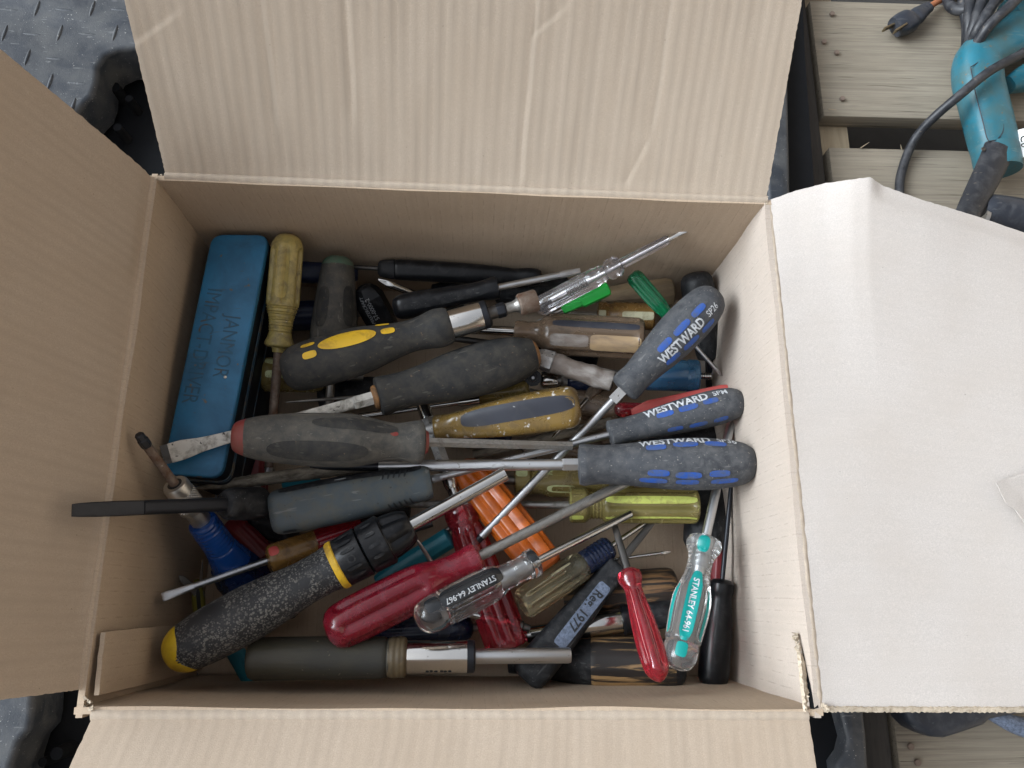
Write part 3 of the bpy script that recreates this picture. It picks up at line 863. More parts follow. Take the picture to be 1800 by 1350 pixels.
def panel(name, fn, nu, nv, m, uvs, th=TH, rag=(0, 0, 0, 0), flip=False, parent=None):
    """fn(u,v)->point on the visible face; thickness goes to the far side; rag: ragged amount on edges u0,u1,v0,v1"""
    pts = [[fn(i / nu, j / nv) for j in range(nv + 1)] for i in range(nu + 1)]

    def nrm(i, j):
        a = pts[min(i + 1, nu)][j] - pts[max(i - 1, 0)][j]; b = pts[i][min(j + 1, nv)] - pts[i][max(j - 1, 0)]
        n_ = a.cross(b).normalized()
        return -n_ if flip else n_
    N = [[nrm(i, j) for j in range(nv + 1)] for i in range(nu + 1)]
    for i in range(nu + 1):
        for j in range(nv + 1):
            if i == 0 and rag[0]: pts[i][j] = pts[i][j] + (pts[1][j] - pts[0][j]).normalized() * rag[0] * noise.noise(V((j * .9, 1.3, len(name))))
            if i == nu and rag[1]: pts[i][j] = pts[i][j] + (pts[nu - 1][j] - pts[nu][j]).normalized() * rag[1] * noise.noise(V((j * .9, 4.3, len(name))))
            if j == 0 and rag[2]: pts[i][j] = pts[i][j] + (pts[i][1] - pts[i][0]).normalized() * rag[2] * noise.noise(V((i * .9, 7.3, len(name))))
            if j == nv and rag[3]: pts[i][j] = pts[i][j] + (pts[i][nv - 1] - pts[i][nv]).normalized() * rag[3] * noise.noise(V((i * .9, 9.3, len(name))))
    off = box.location
    verts, uv = [], []
    for side in (0, 1):
        for i in range(nu + 1):
            for j in range(nv + 1):
                verts.append(pts[i][j] - N[i][j] * th * side - off)
                uv.append((uvs[0] * i / nu, uvs[1] * j / nv))
    n1 = (nu + 1) * (nv + 1); faces = []
    for i in range(nu):
        for j in range(nv):
            a = i * (nv + 1) + j
            q = (a, a + nv + 1, a + nv + 2, a + 1)
            faces.append(q); faces.append(tuple(x + n1 for x in reversed(q)))
    def rim(seq):
        for a, b in zip(seq[:-1], seq[1:]):
            faces.append((a, b, b + n1, a + n1))
    rim([i * (nv + 1) for i in range(nu + 1)]); rim([i * (nv + 1) + nv for i in range(nu, -1, -1)])
    rim([j for j in range(nv, -1, -1)]); rim([nu * (nv + 1) + j for j in range(nv + 1)])
    return mesh_obj(name, verts, faces, m, parent or box, sharp=40, uvs=uv)


def lerp(a, b, u):
    return a + (b - a) * u


def bow(amt, u, v):
    return amt * math.sin(math.pi * u) * math.sin(math.pi * min(1, v * 1.2))


zf = V((0, 0, FLOOR))
HB = [P(290, 310, 0), P(1348, 352, 0)]                 # hinge lines, seen on the picture
HL = [P(268, 312, 0), P(140, 1212, 0)]
HR = [P(1352, 352, 0), P(1441, 1246, 0)]
HF = [P(160, 1256, 0.0), P(1421, 1258, 0.0)]


def wall(name, h0, h1, inward, amt, uvl, seed):
    """h0->h1 along the top, straight down to the floor, bowed inwards a little"""
    def fn(u, v):
        p = lerp(h0, h1, u)
        b0 = p + inward * 0.001 * min(1, v * 6)
        z = lerp(0.0, FLOOR, v)
        q = V((b0.x, b0.y, z)) + inward * (bow(amt, u, v) + 0.0016 * noise.noise(V((u * 5, v * 4, seed))))
        if v == 0:
            q.z += 0.0004
        return q
    return fn


ux = (Q[1] - Q[0]).normalized(); uy = (Q[0] - Q[3]).normalized()
panel('back_wall', wall('b', P(262, 309, 0), P(1358, 352.5, 0), -uy, -0.004, .39, 1), 50, 22, 'card', (.393, .168))
panel('left_wall', wall('l', P(133, 1262, 0), P(268, 306, 0), ux, -0.005, .31, 2), 50, 22, 'card', (.32, .168))
panel('right_wall', wall('r', HR[0], P(1443, 1262, 0), -ux, -0.002, .31, 3), 50, 22, 'card_right_lit', (.314, .168))
panel('front_wall', wall('f', P(1447, 1258, 0), P(130, 1256, 0), uy, -0.004, .39, 4), 50, 22, 'card', (.39, .168))
fq = [V((q.x, q.y, FLOOR)) for q in Q]
panel('floor_panel', lambda u, v: lerp(lerp(fq[3], fq[2], u), lerp(fq[0], fq[1], u), v) + V((0, 0, 0.0008 * noise.noise(V((u * 6, v * 6, 2))))), 30, 24, 'card', (.39, .31))
# bottom flaps meeting near the front third
panel('bottom_flap', lambda u, v: lerp(lerp(fq[3], fq[2], u), lerp(fq[0], fq[1], u), v * 0.42 + 0.01) + V((0, 0, 0.0036 + 0.001 * noise.noise(V((u * 6, v * 6, 5))))), 30, 12, 'card', (.39, .15), rag=(0, 0, 0, .002), th=0.003)


def poly_at(pl, u):
    """pl: list of (u, px, py, z)"""
    for a, b in zip(pl[:-1], pl[1:]):
        if a[0] <= u <= b[0]:
            k = (u - a[0]) / (b[0] - a[0])
            return lerp(P(*a[1:]), P(*b[1:]), k)
    return P(*pl[-1][1:])


def crease(t, w, h):
    """a pressed fold: low on one side and a raised lip on the other"""
    return h * 0.24 * (math.exp(-(t / w) ** 2) - 0.7 * math.exp(-((t - 1.6 * w) / (1.2 * w)) ** 2))


def sstep(a, b, x):
    k = max(0, min(1, (x - a) / (b - a)))
    return k * k * (3 - 2 * k)


# back flap: rises away from the camera, crossed by pressed creases
def back_flap(u, v):
    a = lerp(HB[0] + uy * 0.002, HB[1] + uy * 0.002, u)
    o0, o1 = P(200, -77, 0.105), P(1425, -83, 0.085)
    b = lerp(o0, o1, u)
    p = lerp(a, b, v)
    n_ = V((0, -0.66, 0.75))
    X_ = u * 0.395; Y_ = v * 0.165
    d = 0
    # long creases: (x at the hinge, x at the outer end, v range, depth)
    for (xa, xb, v0, v1, h) in ((0.2296, 0.2312, -0.2, 1.1, 0.0005), (0.3118, 0.313, 0.24, 1.1, 0.0005), (0.0748, 0.0735, 0.22, 1.1, 0.00045), (0.123, 0.1204, 0.26, 1.1, 0.00045)):
        t = X_ - lerp(xa, xb, v) - 0.0006 * noise.noise(V((v * 5, xa * 50, 2)))
        w_ = sstep(v0 - 0.02, v0 + 0.12, v)
        d -= w_ * h * (math.exp(t / 0.0055) if t < 0 else max(0.0, 1 - t / 0.003) * 1.0)
    # the right crease runs out on a slant to the hinge
    t = X_ - lerp(0.2975, 0.312, min(1.0, v / 0.27))
    d -= (1 - sstep(0.2, 0.27, v)) * sstep(0.0, 0.04, v) * 0.0004 * (math.exp(t / 0.004) if t < 0 else max(0.0, 1 - t / 0.003))
    # pressed corner at the upper left, and a dent beside the middle crease
    t = (X_ - 0.004) * 0.72 - (v - 0.66) * 0.165 * 0.9
    d -= 0.0005 * sstep(-0.0012, 0.0008, -t) * (math.exp(t / 0.012) if t < 0 else 1) * (1 - sstep(0.02, 0.035, X_))
    t = (X_ - 0.2312) * 0.75 - (v - 0.68) * 0.165 * 0.75
    d -= 0.0005 * sstep(-0.0012, 0.0008, -t) * (math.exp(t / 0.010) if t < 0 else 1) * sstep(0.2308, 0.2316, X_) * (1 - sstep(0.243, 0.256, X_))
    d += 0.0003 * noise.noise(V((X_ * 80, Y_ * 6, 3.0))) + 0.0018 * noise.noise(V((X_ * 5, Y_ * 6, 8)))
    d *= sstep(0, 0.06, v)
    return p + n_ * d


panel('back_flap', back_flap, 420, 80, 'card_flap', (.395, .165), rag=(.0004, .0005, 0, .001))
# a narrow pressed ridge along the hinge
panel('fold_ridge', lambda u, v: lerp(HB[0], HB[1], u) + V((0, -0.0005, 0.0004)) + uy * (0.0052 * (v - 0.35)) + V((0, 0, 0.0016 * math.sin(math.pi * v) + 0.0005 * noise.noise(V((u * 60, v, 1))))), 90, 6, 'card_flap', (.395, .005), th=0.001)


# left flap: leans up and outwards
def left_flap(u, v):
    a = lerp(HL[1], HL[0], u)
    b = lerp(P(-205, 1256, 0.085), P(-80, 20, 0.115), u)
    p = lerp(a, b, v)
    n_ = V((0.75, 0, 0.66))
    X_ = u * 0.32; Y_ = v * 0.16
    d = 0.0025 * noise.noise(V((X_ * 8, Y_ * 9, 11))) + 0.0007 * noise.noise(V((X_ * 60, Y_ * 8, 4)))
    t = (X_ - 0.235) + (Y_ - 0.03) * 0.35 - (Y_ - 0.04)**2 * 2
    d += 0.0022 * sstep(-0.01, 0.012, t) * (1 - sstep(0.02, 0.06, t))
    d *= sstep(0, 0.08, v)
    return p + n_ * d


panel('left_flap', left_flap, 120, 60, 'card_fold', (.32, .16), rag=(.0004, .0007, 0, .001))
panel('fold_ridge', lambda u, v: lerp(HL[1], HL[0], u) + ux * (0.005 * (0.4 - v)) + V((0, 0, 0.0012 * math.sin(math.pi * v) + 0.0004 * noise.noise(V((u * 50, v, 6))))), 80, 6, 'card', (.32, .005), th=0.001)

# right flap: nearly flat, its far corner bent and cut back
RT = [(0, 1352, 352, 0.0), (0.12, 1400, 335, 0.007), (0.24, 1450, 322, 0.015), (0.36, 1500, 314.5, 0.0235), (0.43, 1530, 311, 0.027), (0.5, 1560, 322, 0.026), (0.62, 1630, 348, 0.023), (0.8, 1715, 374, 0.018), (1.0, 1830, 414, 0.012)]
RB = [(0, 1441, 1246, 0.0), (0.12, 1500, 1250, 0.0), (0.5, 1660, 1249, 0.0), (1.0, 1890, 1248, 0.0)]


def right_flap(u, v):
    a = poly_at(RB, v); b = poly_at(RT, v)
    p = lerp(a, b, u)
    p.z = a.z + (b.z - a.z) * u ** 5
    X_ = u * 0.315; Y_ = v * 0.15
    d = 0.0022 * noise.noise(V((X_ * 8, Y_ * 9, 21))) + 0.0003 * noise.noise(V((X_ * 50, Y_ * 10, 14)))
    d += 0.001 * math.exp(-((X_ - 0.155 - 0.1 * Y_) / 0.004) ** 2) * sstep(0, 0.4, v)
    d -= 0.004 * (1 - sstep(0, 0.05, 1 - u)) * sstep(0.42, 0.5, v)
    d *= sstep(0, 0.07, v)
    return p + V((0, 0, d))


panel('right_flap', right_flap, 120, 70, 'card_lit', (.315, .15), rag=(.0008, .0004, 0, 0), flip=True)
panel('fold_ridge', lambda u, v: lerp(HR[1], HR[0], u) + ux * (0.0035 * (v - 0.4)) + V((0, 0, 0.0005 * math.sin(math.pi * v) + 0.0005 * noise.noise(V((u * 60, v, 9))))), 80, 6, 'card_flap', (.315, .005), th=0.001, flip=True)


# front flap
def front_flap(u, v):
    a = lerp(HF[0] + V((0.001, -0.001, 0)), HF[1] + V((0, -0.001, 0)), u)
    b = lerp(P(-10, 1640, 0.040), P(1482, 1640, 0.034), u)
    p = lerp(a, b, v)
    X_ = u * 0.4; Y_ = v * 0.13
    d = 0.0018 * noise.noise(V((X_ * 6, Y_ * 9, 31))) + 0.0003 * noise.noise(V((X_ * 70, Y_ * 8, 34)))
    d *= sstep(0, 0.1, v)
    return p + V((0, 0.2, 0.97)) * d


panel('front_flap', front_flap, 140, 40, 'card_fold', (.4, .13), rag=(.0004, .0005, 0, 0), flip=True)
panel('fold_ridge', lambda u, v: lerp(HF[0], HF[1], u) + uy * (0.006 * (0.5 - v)) + V((0, 0, 0.0014 * math.sin(math.pi * v) + 0.0006 * noise.noise(V((u * 60, v, 19))))), 80, 6, 'card_flap', (.4, .006), th=0.001, flip=True)


# glue tab doubling the left wall at the front corner, its cut edge showing
def glue_tab(u, v):
    a = lerp(HL[1], HL[0], 0.105 * u - 0.01)
    return V((a.x, a.y, lerp(-0.002, FLOOR + 0.002, v))) + ux * (0.0060 + 0.002 * bow(1, u, v) + 0.001 * (1 - u))


panel('glue_tab', glue_tab, 10, 16, 'card', (.035, .165), rag=(0, .0006, .0009, 0), th=0.0026)


# torn ends of the score lines at the corners
def shred(px, py, z, n_, r, seed):
    rnd = random.Random(seed)
    verts, faces = [], []
    for k in range(n_):
        c = P(px + rnd.uniform(-1, 1) * r, py + rnd.uniform(-1, 1) * r * 1.5, z + rnd.uniform(-.003, .004)) - box.location
        a = rnd.uniform(0, 6.28); l = rnd.uniform(.0008, .0022)
        d = V((math.cos(a), math.sin(a), rnd.uniform(-.4, .8))) * l; e = V((-math.sin(a), math.cos(a), rnd.uniform(-.5, .5))) * l * 0.5
        b = len(verts)
        up_ = V((0, 0, .0007))
        verts += [c - e, c + e, c + d + e * .4, c + d - e * .5, c - e + up_, c + e + up_, c + d + e * .4 + up_, c + d - e * .5 + up_]
        faces += [(b, b + 1, b + 2, b + 3), (b + 4, b + 5, b + 6, b + 7), (b, b + 1, b + 5, b + 4), (b + 1, b + 2, b + 6, b + 5), (b + 2, b + 3, b + 7, b + 6), (b + 3, b, b + 4, b + 7)]
    return mesh_obj('torn_edge', verts, faces, 'card_torn', box, smooth=False)


shred(281, 312, 0.0, 6, 4, 1)
shred(1347, 354, 0.0, 5, 3, 2)
shred(156, 1238, -0.002, 14, 6, 3)
shred(1414, 1222, -0.003, 12, 3, 4)
shred(1409, 1185, -0.008, 7, 2, 5)
shred(1450, 1246, 0.0, 6, 4, 6)


# the split at the front right corner: a torn tongue of board standing out of the wall
def tongue(u, v):
    a = lerp(P(1402, 1112, -0.012), P(1417, 1250, 0.001), u)
    b = lerp(P(1406, 1118, -0.014), P(1428, 1236, -0.004), u)
    wv = math.sin(math.pi * min(1, u * 0.9 + 0.02)) * 0.9
    return lerp(a, b, v * wv) + V((-0.0025, 0, 0.002 + 0.0012 * noise.noise(V((u * 30, v * 3, 2)))))


panel('torn_tongue', tongue, 24, 4, 'card_torn', (.05, .01), rag=(0, 0, .0008, .0012), th=0.002, flip=True)
gap = mesh_obj('gap_shade', [V(p) - box.location for p in (P(1406, 1108, -0.0105), P(1425, 1165, -0.0045), P(1439, 1244, 0.0008), P(1424, 1249, 0.0006), P(1418, 1200, -0.004))], [(0, 1, 2, 3, 4)], 'deck_black', box, smooth=False)  # black face standing in for the shade inside the split

# the ragged cut edge along the near side of the right flap
panel('cut_edge', lambda u, v: lerp(P(1446, 1243.5, 0.0012), P(1900, 1244.5, 0.0012), u) + V((0, -0.0026 * v * (1 + 0.35 * noise.noise(V((u * 90, 1, 1)))), -0.0012 * v)), 150, 2, 'card_torn', (.15, .003), rag=(0, 0, .0007, .0006), th=0.0012, flip=True)

# a scrap of liner peeled up on the right flap
pk_ = [P(x, y, z) - box.location for x, y, z in ((1751, 848, .0062), (1790, 832, .0035), (1850, 824, .0022), (1870, 985, .0022), (1812, 935, .0045), (1786, 897, .0055), (1768, 884, .006))]
mesh_obj('peeled_liner', pk_ + [v - V((0, 0, .0004)) for v in pk_], [tuple(range(7)), tuple(range(13, 6, -1))] + [(i, (i + 1) % 7, 7 + (i + 1) % 7, 7 + i) for i in range(7)], 'card_lit', box, smooth=False)

# ---- teal corded power tool on the pallet
pt = empty('power_tool', 'teal corded power tool with D shaped handle on the pallet', 'power tool', P(1740, 190, PAL))
ZT = PAL + 0.028


def teal_sec(th, u):
    return squarish(2.8)(th, 0)


hp = [(1754, 290), (1750, 268), (1742, 235), (1729, 182), (1719, 142), (1721, 104), (1750, 82), (1790, 60), (1850, 26), (1920, -16)]
hr = [31, 36, 38, 38, 39, 38, 37, 38, 42, 46]
pts = [P(x, y, ZT) for x, y in hp]
hnd = sweep('handle', 'teal_tool', pts, [pxm(p, r) for p, r in zip(pts, hr)], pt, n=32, sec=teal_sec, fz=0.85, step=0.003)
pts = [P(x, y, ZT - 0.006) for x, y in ((1772, 150), (1800, 138), (1850, 120), (1960, 90))]
sweep('lower_body', 'teal_tool', pts, [pxm(p, r) for p, r in zip(pts, (14, 22, 28, 40))], pt, n=28, sec=teal_sec, step=0.004)
pts = [P(x, y, ZT + 0.006) for x, y in ((1772, 22), (1800, 6), (1860, -30), (1960, -90))]
sweep('motor_housing', 'teal_tool', pts, [pxm(p, r) for p, r in zip(pts, (20, 30, 46, 60))], pt, n=28, sec=teal_sec, step=0.004)
pts = [P(x, y, ZT + 0.0172) for x, y in ((1706, 118), (1714, 160), (1728, 215), (1738, 248), (1752, 246), (1764, 226), (1755, 170), (1742, 120), (1726, 108), (1706, 118))]
sweep('seam', 'dark_tool', pts, [0.0005] * len(pts), pt, n=6)
bt = P(1762, 268, ZT)
pts = [P(x, y, ZT + 0.001) for x, y in ((1757, 300), (1754, 287), (1749, 262))]
sweep('collar', 'teal_tool', pts, [pxm(bt, r) for r in (37, 40, 40)], pt, n=28, fz=0.85)
pts = [P(x, y, ZT + 0.012) for x, y in ((1756, 262), (1744, 290), (1722, 334), (1698, 382), (1676, 440))]
sweep('cord_sleeve', 'cord', pts, [pxm(bt, r) for r in (26, 25, 23, 20, 17)], pt, n=16, fz=0.55)
sk = [P(x, y, ZT + z) for x, y, z in ((1779, 231, .0105), (1806, 224, .0205), (1814, 272, .018), (1797, 277, .0135), (1783, 256, .0105))]
sticker_v = [p - pt.location for p in sk]
st_ = mesh_obj('sticker', sticker_v + [v - V((0, 0, .0004)) for v in sticker_v], [(0, 1, 2, 3, 4), (9, 8, 7, 6, 5), (0, 1, 6, 5), (1, 2, 7, 6), (2, 3, 8, 7), (3, 4, 9, 8), (4, 0, 5, 9)], 'sticker', pt, smooth=False)
vs_, fs_, w0_, w1_ = text_mesh('C0', 0.01)
o_ = P(1793, 238, ZT + .0215) - pt.location
mesh_obj('lettering', [o_ + V((y * 0.012, -x * 0.010, -0.0016 * x)) + V((0, 0, .0004)) for x, y in vs_], fs_, 'print_black', pt, smooth=False)
for (x_, y_) in ((1752, 84), (1729, 262)):
    bm = bmesh.new(); bmesh.ops.create_cone(bm, cap_ends=True, segments=16, radius1=0.0022, radius2=0.0018, depth=0.0008, matrix=Matrix.Translation(P(x_, y_, ZT + 0.0165) - pt.location))
    bm_obj('screw', bm, 'dark_steel', pt)
for k in range(4):
    c_ = P(1776 + k * 9, -2 + k * 1.5, ZT + 0.026)
    sweep('vent_slot', 'print_black', [c_, c_ + V((0.001, 0.010, -0.001))], [0.0009, 0.0009], pt, n=8)
# black bearing end below the handle
# cord wound round the tool and running off under the flap
CZ = PAL + 0.006
path = [(1900, 20, .062), (1800, 92, .060), (1740, 125, .058), (1690, 165, .050), (1640, 208, .030), (1608, 245, .012), (1590, 285, .005), (1581, 330, .004), (1590, 400, .005), (1640, 470, .005)]
pts = [P(x, y, PAL + z) for x, y, z in path]
cable_ = sweep('power_cord', 'cord', pts, [pxm(P(1600, 250, PAL), 7.6)] * len(pts), pt, n=14)
for k, pth in enumerate((
        [(1662, -40, .012), (1668, 6, .014), (1684, 18, .022), (1712, 16, .03)],
        [(1690, -40, .02), (1694, 10, .024), (1700, 50, .02), (1698, 96, .008)],
        [(1712, -40, .03), (1704, 20, .036), (1702, 62, .03), (1696, 100, .012)],
        [(1742, -40, .042), (1722, 14, .045), (1708, 58, .038), (1700, 92, .022)],
        [(1776, -40, .052), (1744, 10, .054), (1718, 52, .046), (1706, 84, .030)],
        [(1822, -40, .062), (1778, 8, .062), (1738, 46, .054), (1716, 78, .040)])):
    pts = [P(x, y, PAL + z) for x, y, z in pth]
    sweep('cord_turn', 'cord', pts, [pxm(pts[0], (9, 9, 9, 9, 9, 9)[k])] * len(pts), pt, n=14)

# plug
plug = empty('power_plug', 'flat two prong black power plug lying on the pallet board', 'plug', P(1600, 40, PAL))
pz = PAL + 0.010
pts = [P(x, y, pz) for x, y in ((1573, 48), (1586, 42), (1600, 36), (1606, 32), (1612, 28), (1622, 20), (1634, 12))]
sweep('plug_body', 'dark_tool', pts, [pxm(pts[0], r) for r in (17, 20, 19, 14, 15, 12, 9)], plug, n=20, fz=0.75, step=0.0012, sec=lambda th, u: squarish(3)(th, 0))
for q in range(4):
    c = P(1613 + q * 6, 27 - q * 4.4, pz)
    sweep('relief_rib', 'dark_tool', [c, c + (P(1616, 25, pz) - P(1613, 27, pz)).normalized() * 0.0012], [pxm(c, 13 - q)] * 2, plug, n=14, fz=0.8)
for (x0, y0, x1, y1, zz) in ((1573, 43, 1553, 52, 0.0), (1592, 44, 1572, 56, 0.006)):
    a, b = P(x0, y0, pz + zz), P(x1, y1, pz + zz)
    d = (b - a).normalized(); s_ = d.cross(V((0, 0, 1))).normalized() * 0.0008; u_ = V((0, 0, 1)) * 0.0030
    vs = [];
    for c in (a, b):
        for sg in ((-1, -1), (1, -1), (1, 1), (-1, 1)):
            vs.append(c + s_ * sg[0] + u_ * sg[1] - plug.location)
    pr = mesh_obj('prong', vs, [(0, 1, 2, 3), (7, 6, 5, 4), (0, 4, 5, 1), (1, 5, 6, 2), (2, 6, 7, 3), (3, 7, 4, 0)], 'brass', plug, smooth=False)
    bm = bmesh.new()
    hc = lerp(a, b, 0.75)
    bmesh.ops.create_cone(bm, cap_ends=True, segments=12, radius1=0.0013, radius2=0.0013, depth=0.0019, matrix=Matrix.Translation(hc - plug.location) @ s_.normalized().to_track_quat('Z', 'Y').to_matrix().to_4x4())
    bm_obj('prong_hole', bm, 'print_black', pr)
pts = [P(x, y, PAL + 0.007) for x, y in ((1632, 13), (1650, 2), (1680, -14), (1720, -30))]
sweep('cable', 'orange_tie', pts, [0.0032] * 4, plug, n=12)

# black round-ended tool lying by the flap
bt_ = empty('black_tool', 'black round ended tool peeking out above the right flap', 'power tool', P(1770, 380, PAL))
pts = [P(x, y, PAL + 0.03) for x, y in ((1722, 368), (1732, 370), (1800, 384), (1920, 410))]
sweep('body', 'dark_tool', pts, [pxm(pts[0], r) for r in (24, 29, 33, 36)], bt_, n=28, step=0.003)
sweep('end_disc', 'satin_steel', [P(1726, 382, PAL + .034), P(1733, 384, PAL + .034)], [pxm(pts[0], 15)] * 2, bt_, n=24)
# dark base of another tool under the right flap
db = empty('tool_base', 'smooth dark tool base sticking out below the right flap', 'power tool', P(1690, 1250, PAL))
bol = [(1588, 1180), (1588, 1245), (1598, 1268), (1615, 1285), (1640, 1297), (1665, 1299), (1700, 1288), (1735, 1276), (1745, 1266), (1800, 1255), (1800, 1180)]
plate('body', [P(x, y, PAL + 0.03) for x, y in bol], PAL + 0.03, 0.026, 0.007, 'dark_tool', db, seg=6)
pts = [P(x, y, PAL + 0.012) for x, y in ((1735, 1252), (1790, 1276), (1860, 1290))]
sweep('barrel', 'label_bluegrey', pts, [pxm(pts[0], r) for r in (10, 16, 18)], db, n=20)

# ------------------------------------------------------------------ the tools in the box
# ---- blue metal case with stamped lettering
case_c = [P(372, 411, -0.062), P(473, 412, -0.062), P(388, 841, -0.062), P(283, 833, -0.062)]
cc = sum(case_c, V()) / 4
case = empty('driver_case', 'blue metal impact driver case with stamped lettering by the left wall', 'tool case', (cc.x, cc.y, -0.152))


def rounded(corners, r, seg=6):
    out = []
    n = len(corners)
    for i in range(n):
        p, c, q = corners[i - 1], corners[i], corners[(i + 1) % n]
        a = c + (p - c).normalized() * r; b = c + (q - c).normalized() * r
        for k in range(seg + 1):
            u = k / seg
            out.append(a * (1 - u) ** 2 + c * 2 * u * (1 - u) + b * u ** 2)
    return out


def grown(pts, k):
    return [V((cc.x, cc.y, 0)) + V((p.x - cc.x, p.y - cc.y, 0)) + V((p.x - cc.x, p.y - cc.y, 0)).normalized() * k for p in pts]


rc = rounded(case_c, 0.009)
plate('lid', grown(rc, 0.0), -0.062, 0.005, 0.0016, 'case_blue', case)
plate('lid_side', grown(rc, -0.0003), -0.0665, 0.0135, 0.0005, 'case_shade_navy', case)
plate('lid_rim', grown(rc, 0.0006), -0.0805, 0.004, 0.0008, 'case_edge', case)
plate('base', grown(rc, 0.0018), -0.085, 0.066, 0.001, 'case_shade_navy', case)
for z_ in (-0.1015,):
    plate('base_rim', grown(rc, 0.0028), z_, 0.002, 0.0006, 'case_edge', case)
cu_ = (case_c[0] - case_c[3]).normalized()      # up the case in the picture
cr_ = (case_c[1] - case_c[0]); cr_ = (cr_ - cu_ * cr_.dot(cu_)).normalized()
for txt, p0, p1, h in (('JANMOR', (412, 553), (387, 664), 26), ('IMPACT-DRIVER', (379, 509), (333, 710), 26)):
    a, b = P(*p0, -0.062), P(*p1, -0.062)
    vs_, fs_, w0_, w1_ = text_mesh(txt, 0.0)
    L_ = (b - a).length; hm = pxm(a, h); d_ = (b - a).normalized(); n_ = V((0, 0, 1)).cross(d_)
    top = [a + d_ * ((x - w0_) / (w1_ - w0_) * L_) + n_ * ((y / 0.7 - 0.5) * hm) - case.location for x, y in vs_]
    lid_ = [o for o in case.children if o.name.startswith('lid')][0]
    mesh_obj('lettering', [v + V((0, 0, 0.00025)) for v in top], fs_, 'case_stamp', case, smooth=False)
bm = bmesh.new()
bmesh.ops.create_uvsphere(bm, u_segments=12, v_segments=6, radius=0.0011, matrix=Matrix.Translation(P(396, 663, -0.062) - case.location))
bm_obj('rivet', bm, 'white_paint', case)


def screwdriver(label, A, C, name='screwdriver', cat='screwdriver', roll=0.0, group=None):
    return Tool(name, label, cat, A, C, roll, group)


# ---- yellow clear handle beside the case
t = screwdriver('yellowed clear screwdriver with rusty brown shaft standing beside the blue case', (507, 412, -0.064), (470, 850, -0.118))
t.lathe('shaft', 'rust_steel', [(185, 8.5), (350, 8), (412, 7.6)], lumpy(.05, .1), n=16)
cross_tip(t, 'tip', 'satin_steel', 410, 437, 7.6)
t.lathe('handle', 'yellow_clear', [(0, 9), (3, 17), (10, 23), (22, 27), (70, 28), (118, 28.5), (132, 27), (148, 22.5), (160, 21), (176, 20), (184, 22), (191, 25), (197, 24), (200, 16)],
        [flute(6, .22, 22, 128, math.pi / 6, 4), ribs(9, .07, 128, 172)], n=72, step=2, sharp=28)
t.decal('panel', 'yellow_clear', 66, 100, 95, 19, p=5, off=0.0005)
t.lathe('collar', 'yellow_clear', [(195, 14), (202, 12), (208, 11)], smooth=False)

# ---- grey handle with green end
t = screwdriver('dusty grey handle with worn green end, standing right of the yellowed screwdriver', (595, 451, -0.092), (576, 760, -0.128))
t.lathe('end_cap', 'green_wear', [(0, 14), (3, 20), (9, 25.5), (16, 28)], n=32, step=1.5)
t.lathe('handle', 'rubber_grey', [(15, 27.6), (30, 30), (70, 35), (110, 39), (150, 41), (190, 38), (210, 34), (214, 20)], [lobes(3, .02, .5)], n=40)
for (s, th, l, wd) in ((88, 52, 70, 24), (92, 128, 70, 26)):
    t.decal('grip_panel', 'rubber_dark', s, th, l, wd, p=3, off=0.0003)
rod(t, 'shaft', 'dull_steel', 210, 309, 8)

# ---- long black handle against the back wall
t = screwdriver('long matt black handle lying flat against the back wall', (952, 488, -0.112), (598, 468, -0.108))
t.lathe('handle', 'black_plastic', [(0, 8), (3, 13), (14, 16), (32, 15), (48, 13.5), (80, 16), (150, 18.5), (230, 18.5), (256, 18), (258, 16.5)], squarish(3), n=32)
t.lathe('collar', 'black_dusty', [(258, 17.5), (268, 17), (284, 14), (288, 9)], squarish(3), n=24)
rod(t, 'shaft', 'dark_steel', 286, 354, 4.2)

# ---- black faceted knob handle with small print
t = screwdriver('stubby black faceted handle with small grey print near the back wall', (637, 503, -0.100), (700, 618, -0.135))
t.lathe('handle', 'black_plastic', [(0, 10), (3, 16), (12, 22), (24, 27), (60, 27), (90, 24), (96, 14)], facets(6, .2, 8, 999), n=48, smooth=False, sharp=20)
t.text('MASTERCRAFT', 'print_grey', 62, 12, 122, 8, bold=0.0)
t.text('57-0000-2', 'print_grey', 58, 18, 100, 7, bold=0.0)
rod(t, 'shaft', 'dark_steel', 94, 131, 6)

# ---- bright cross-head tip poking out
t = screwdriver('bright cross head tip poking out above the glossy black handle', (862, 574, -0.135), (665, 491, -0.098))
t.lathe('handle', 'black_plastic', [(0, 10), (6, 17), (80, 17), (100, 12)], n=20)
rod(t, 'shaft', 'chrome', 98, 188, 6.6)
cross_tip(t, 'tip', 'chrome', 186, 214, 7.4)

# ---- glossy black handle with bright shaft
t = screwdriver('glossy black screwdriver with bright shaft pointing right near the back wall', (691, 543, -0.088), (1020, 476, -0.084))
t.lathe('handle', 'black_plastic', [(0, 9), (3, 16), (12, 21), (30, 23), (60, 22), (100, 19), (135, 17), (160, 17.5), (178, 20), (187, 20), (189, 14)], squarish(2.6), n=36)
t.decal('sheen_panel', 'black_dusty', 95, 92, 150, 16, p=3)
rod(t, 'shaft', 'satin_steel', 187, 300, 6.2)
flat_tip(t, 'tip', 'satin_steel', 299, 336, 6.2, 5.5)

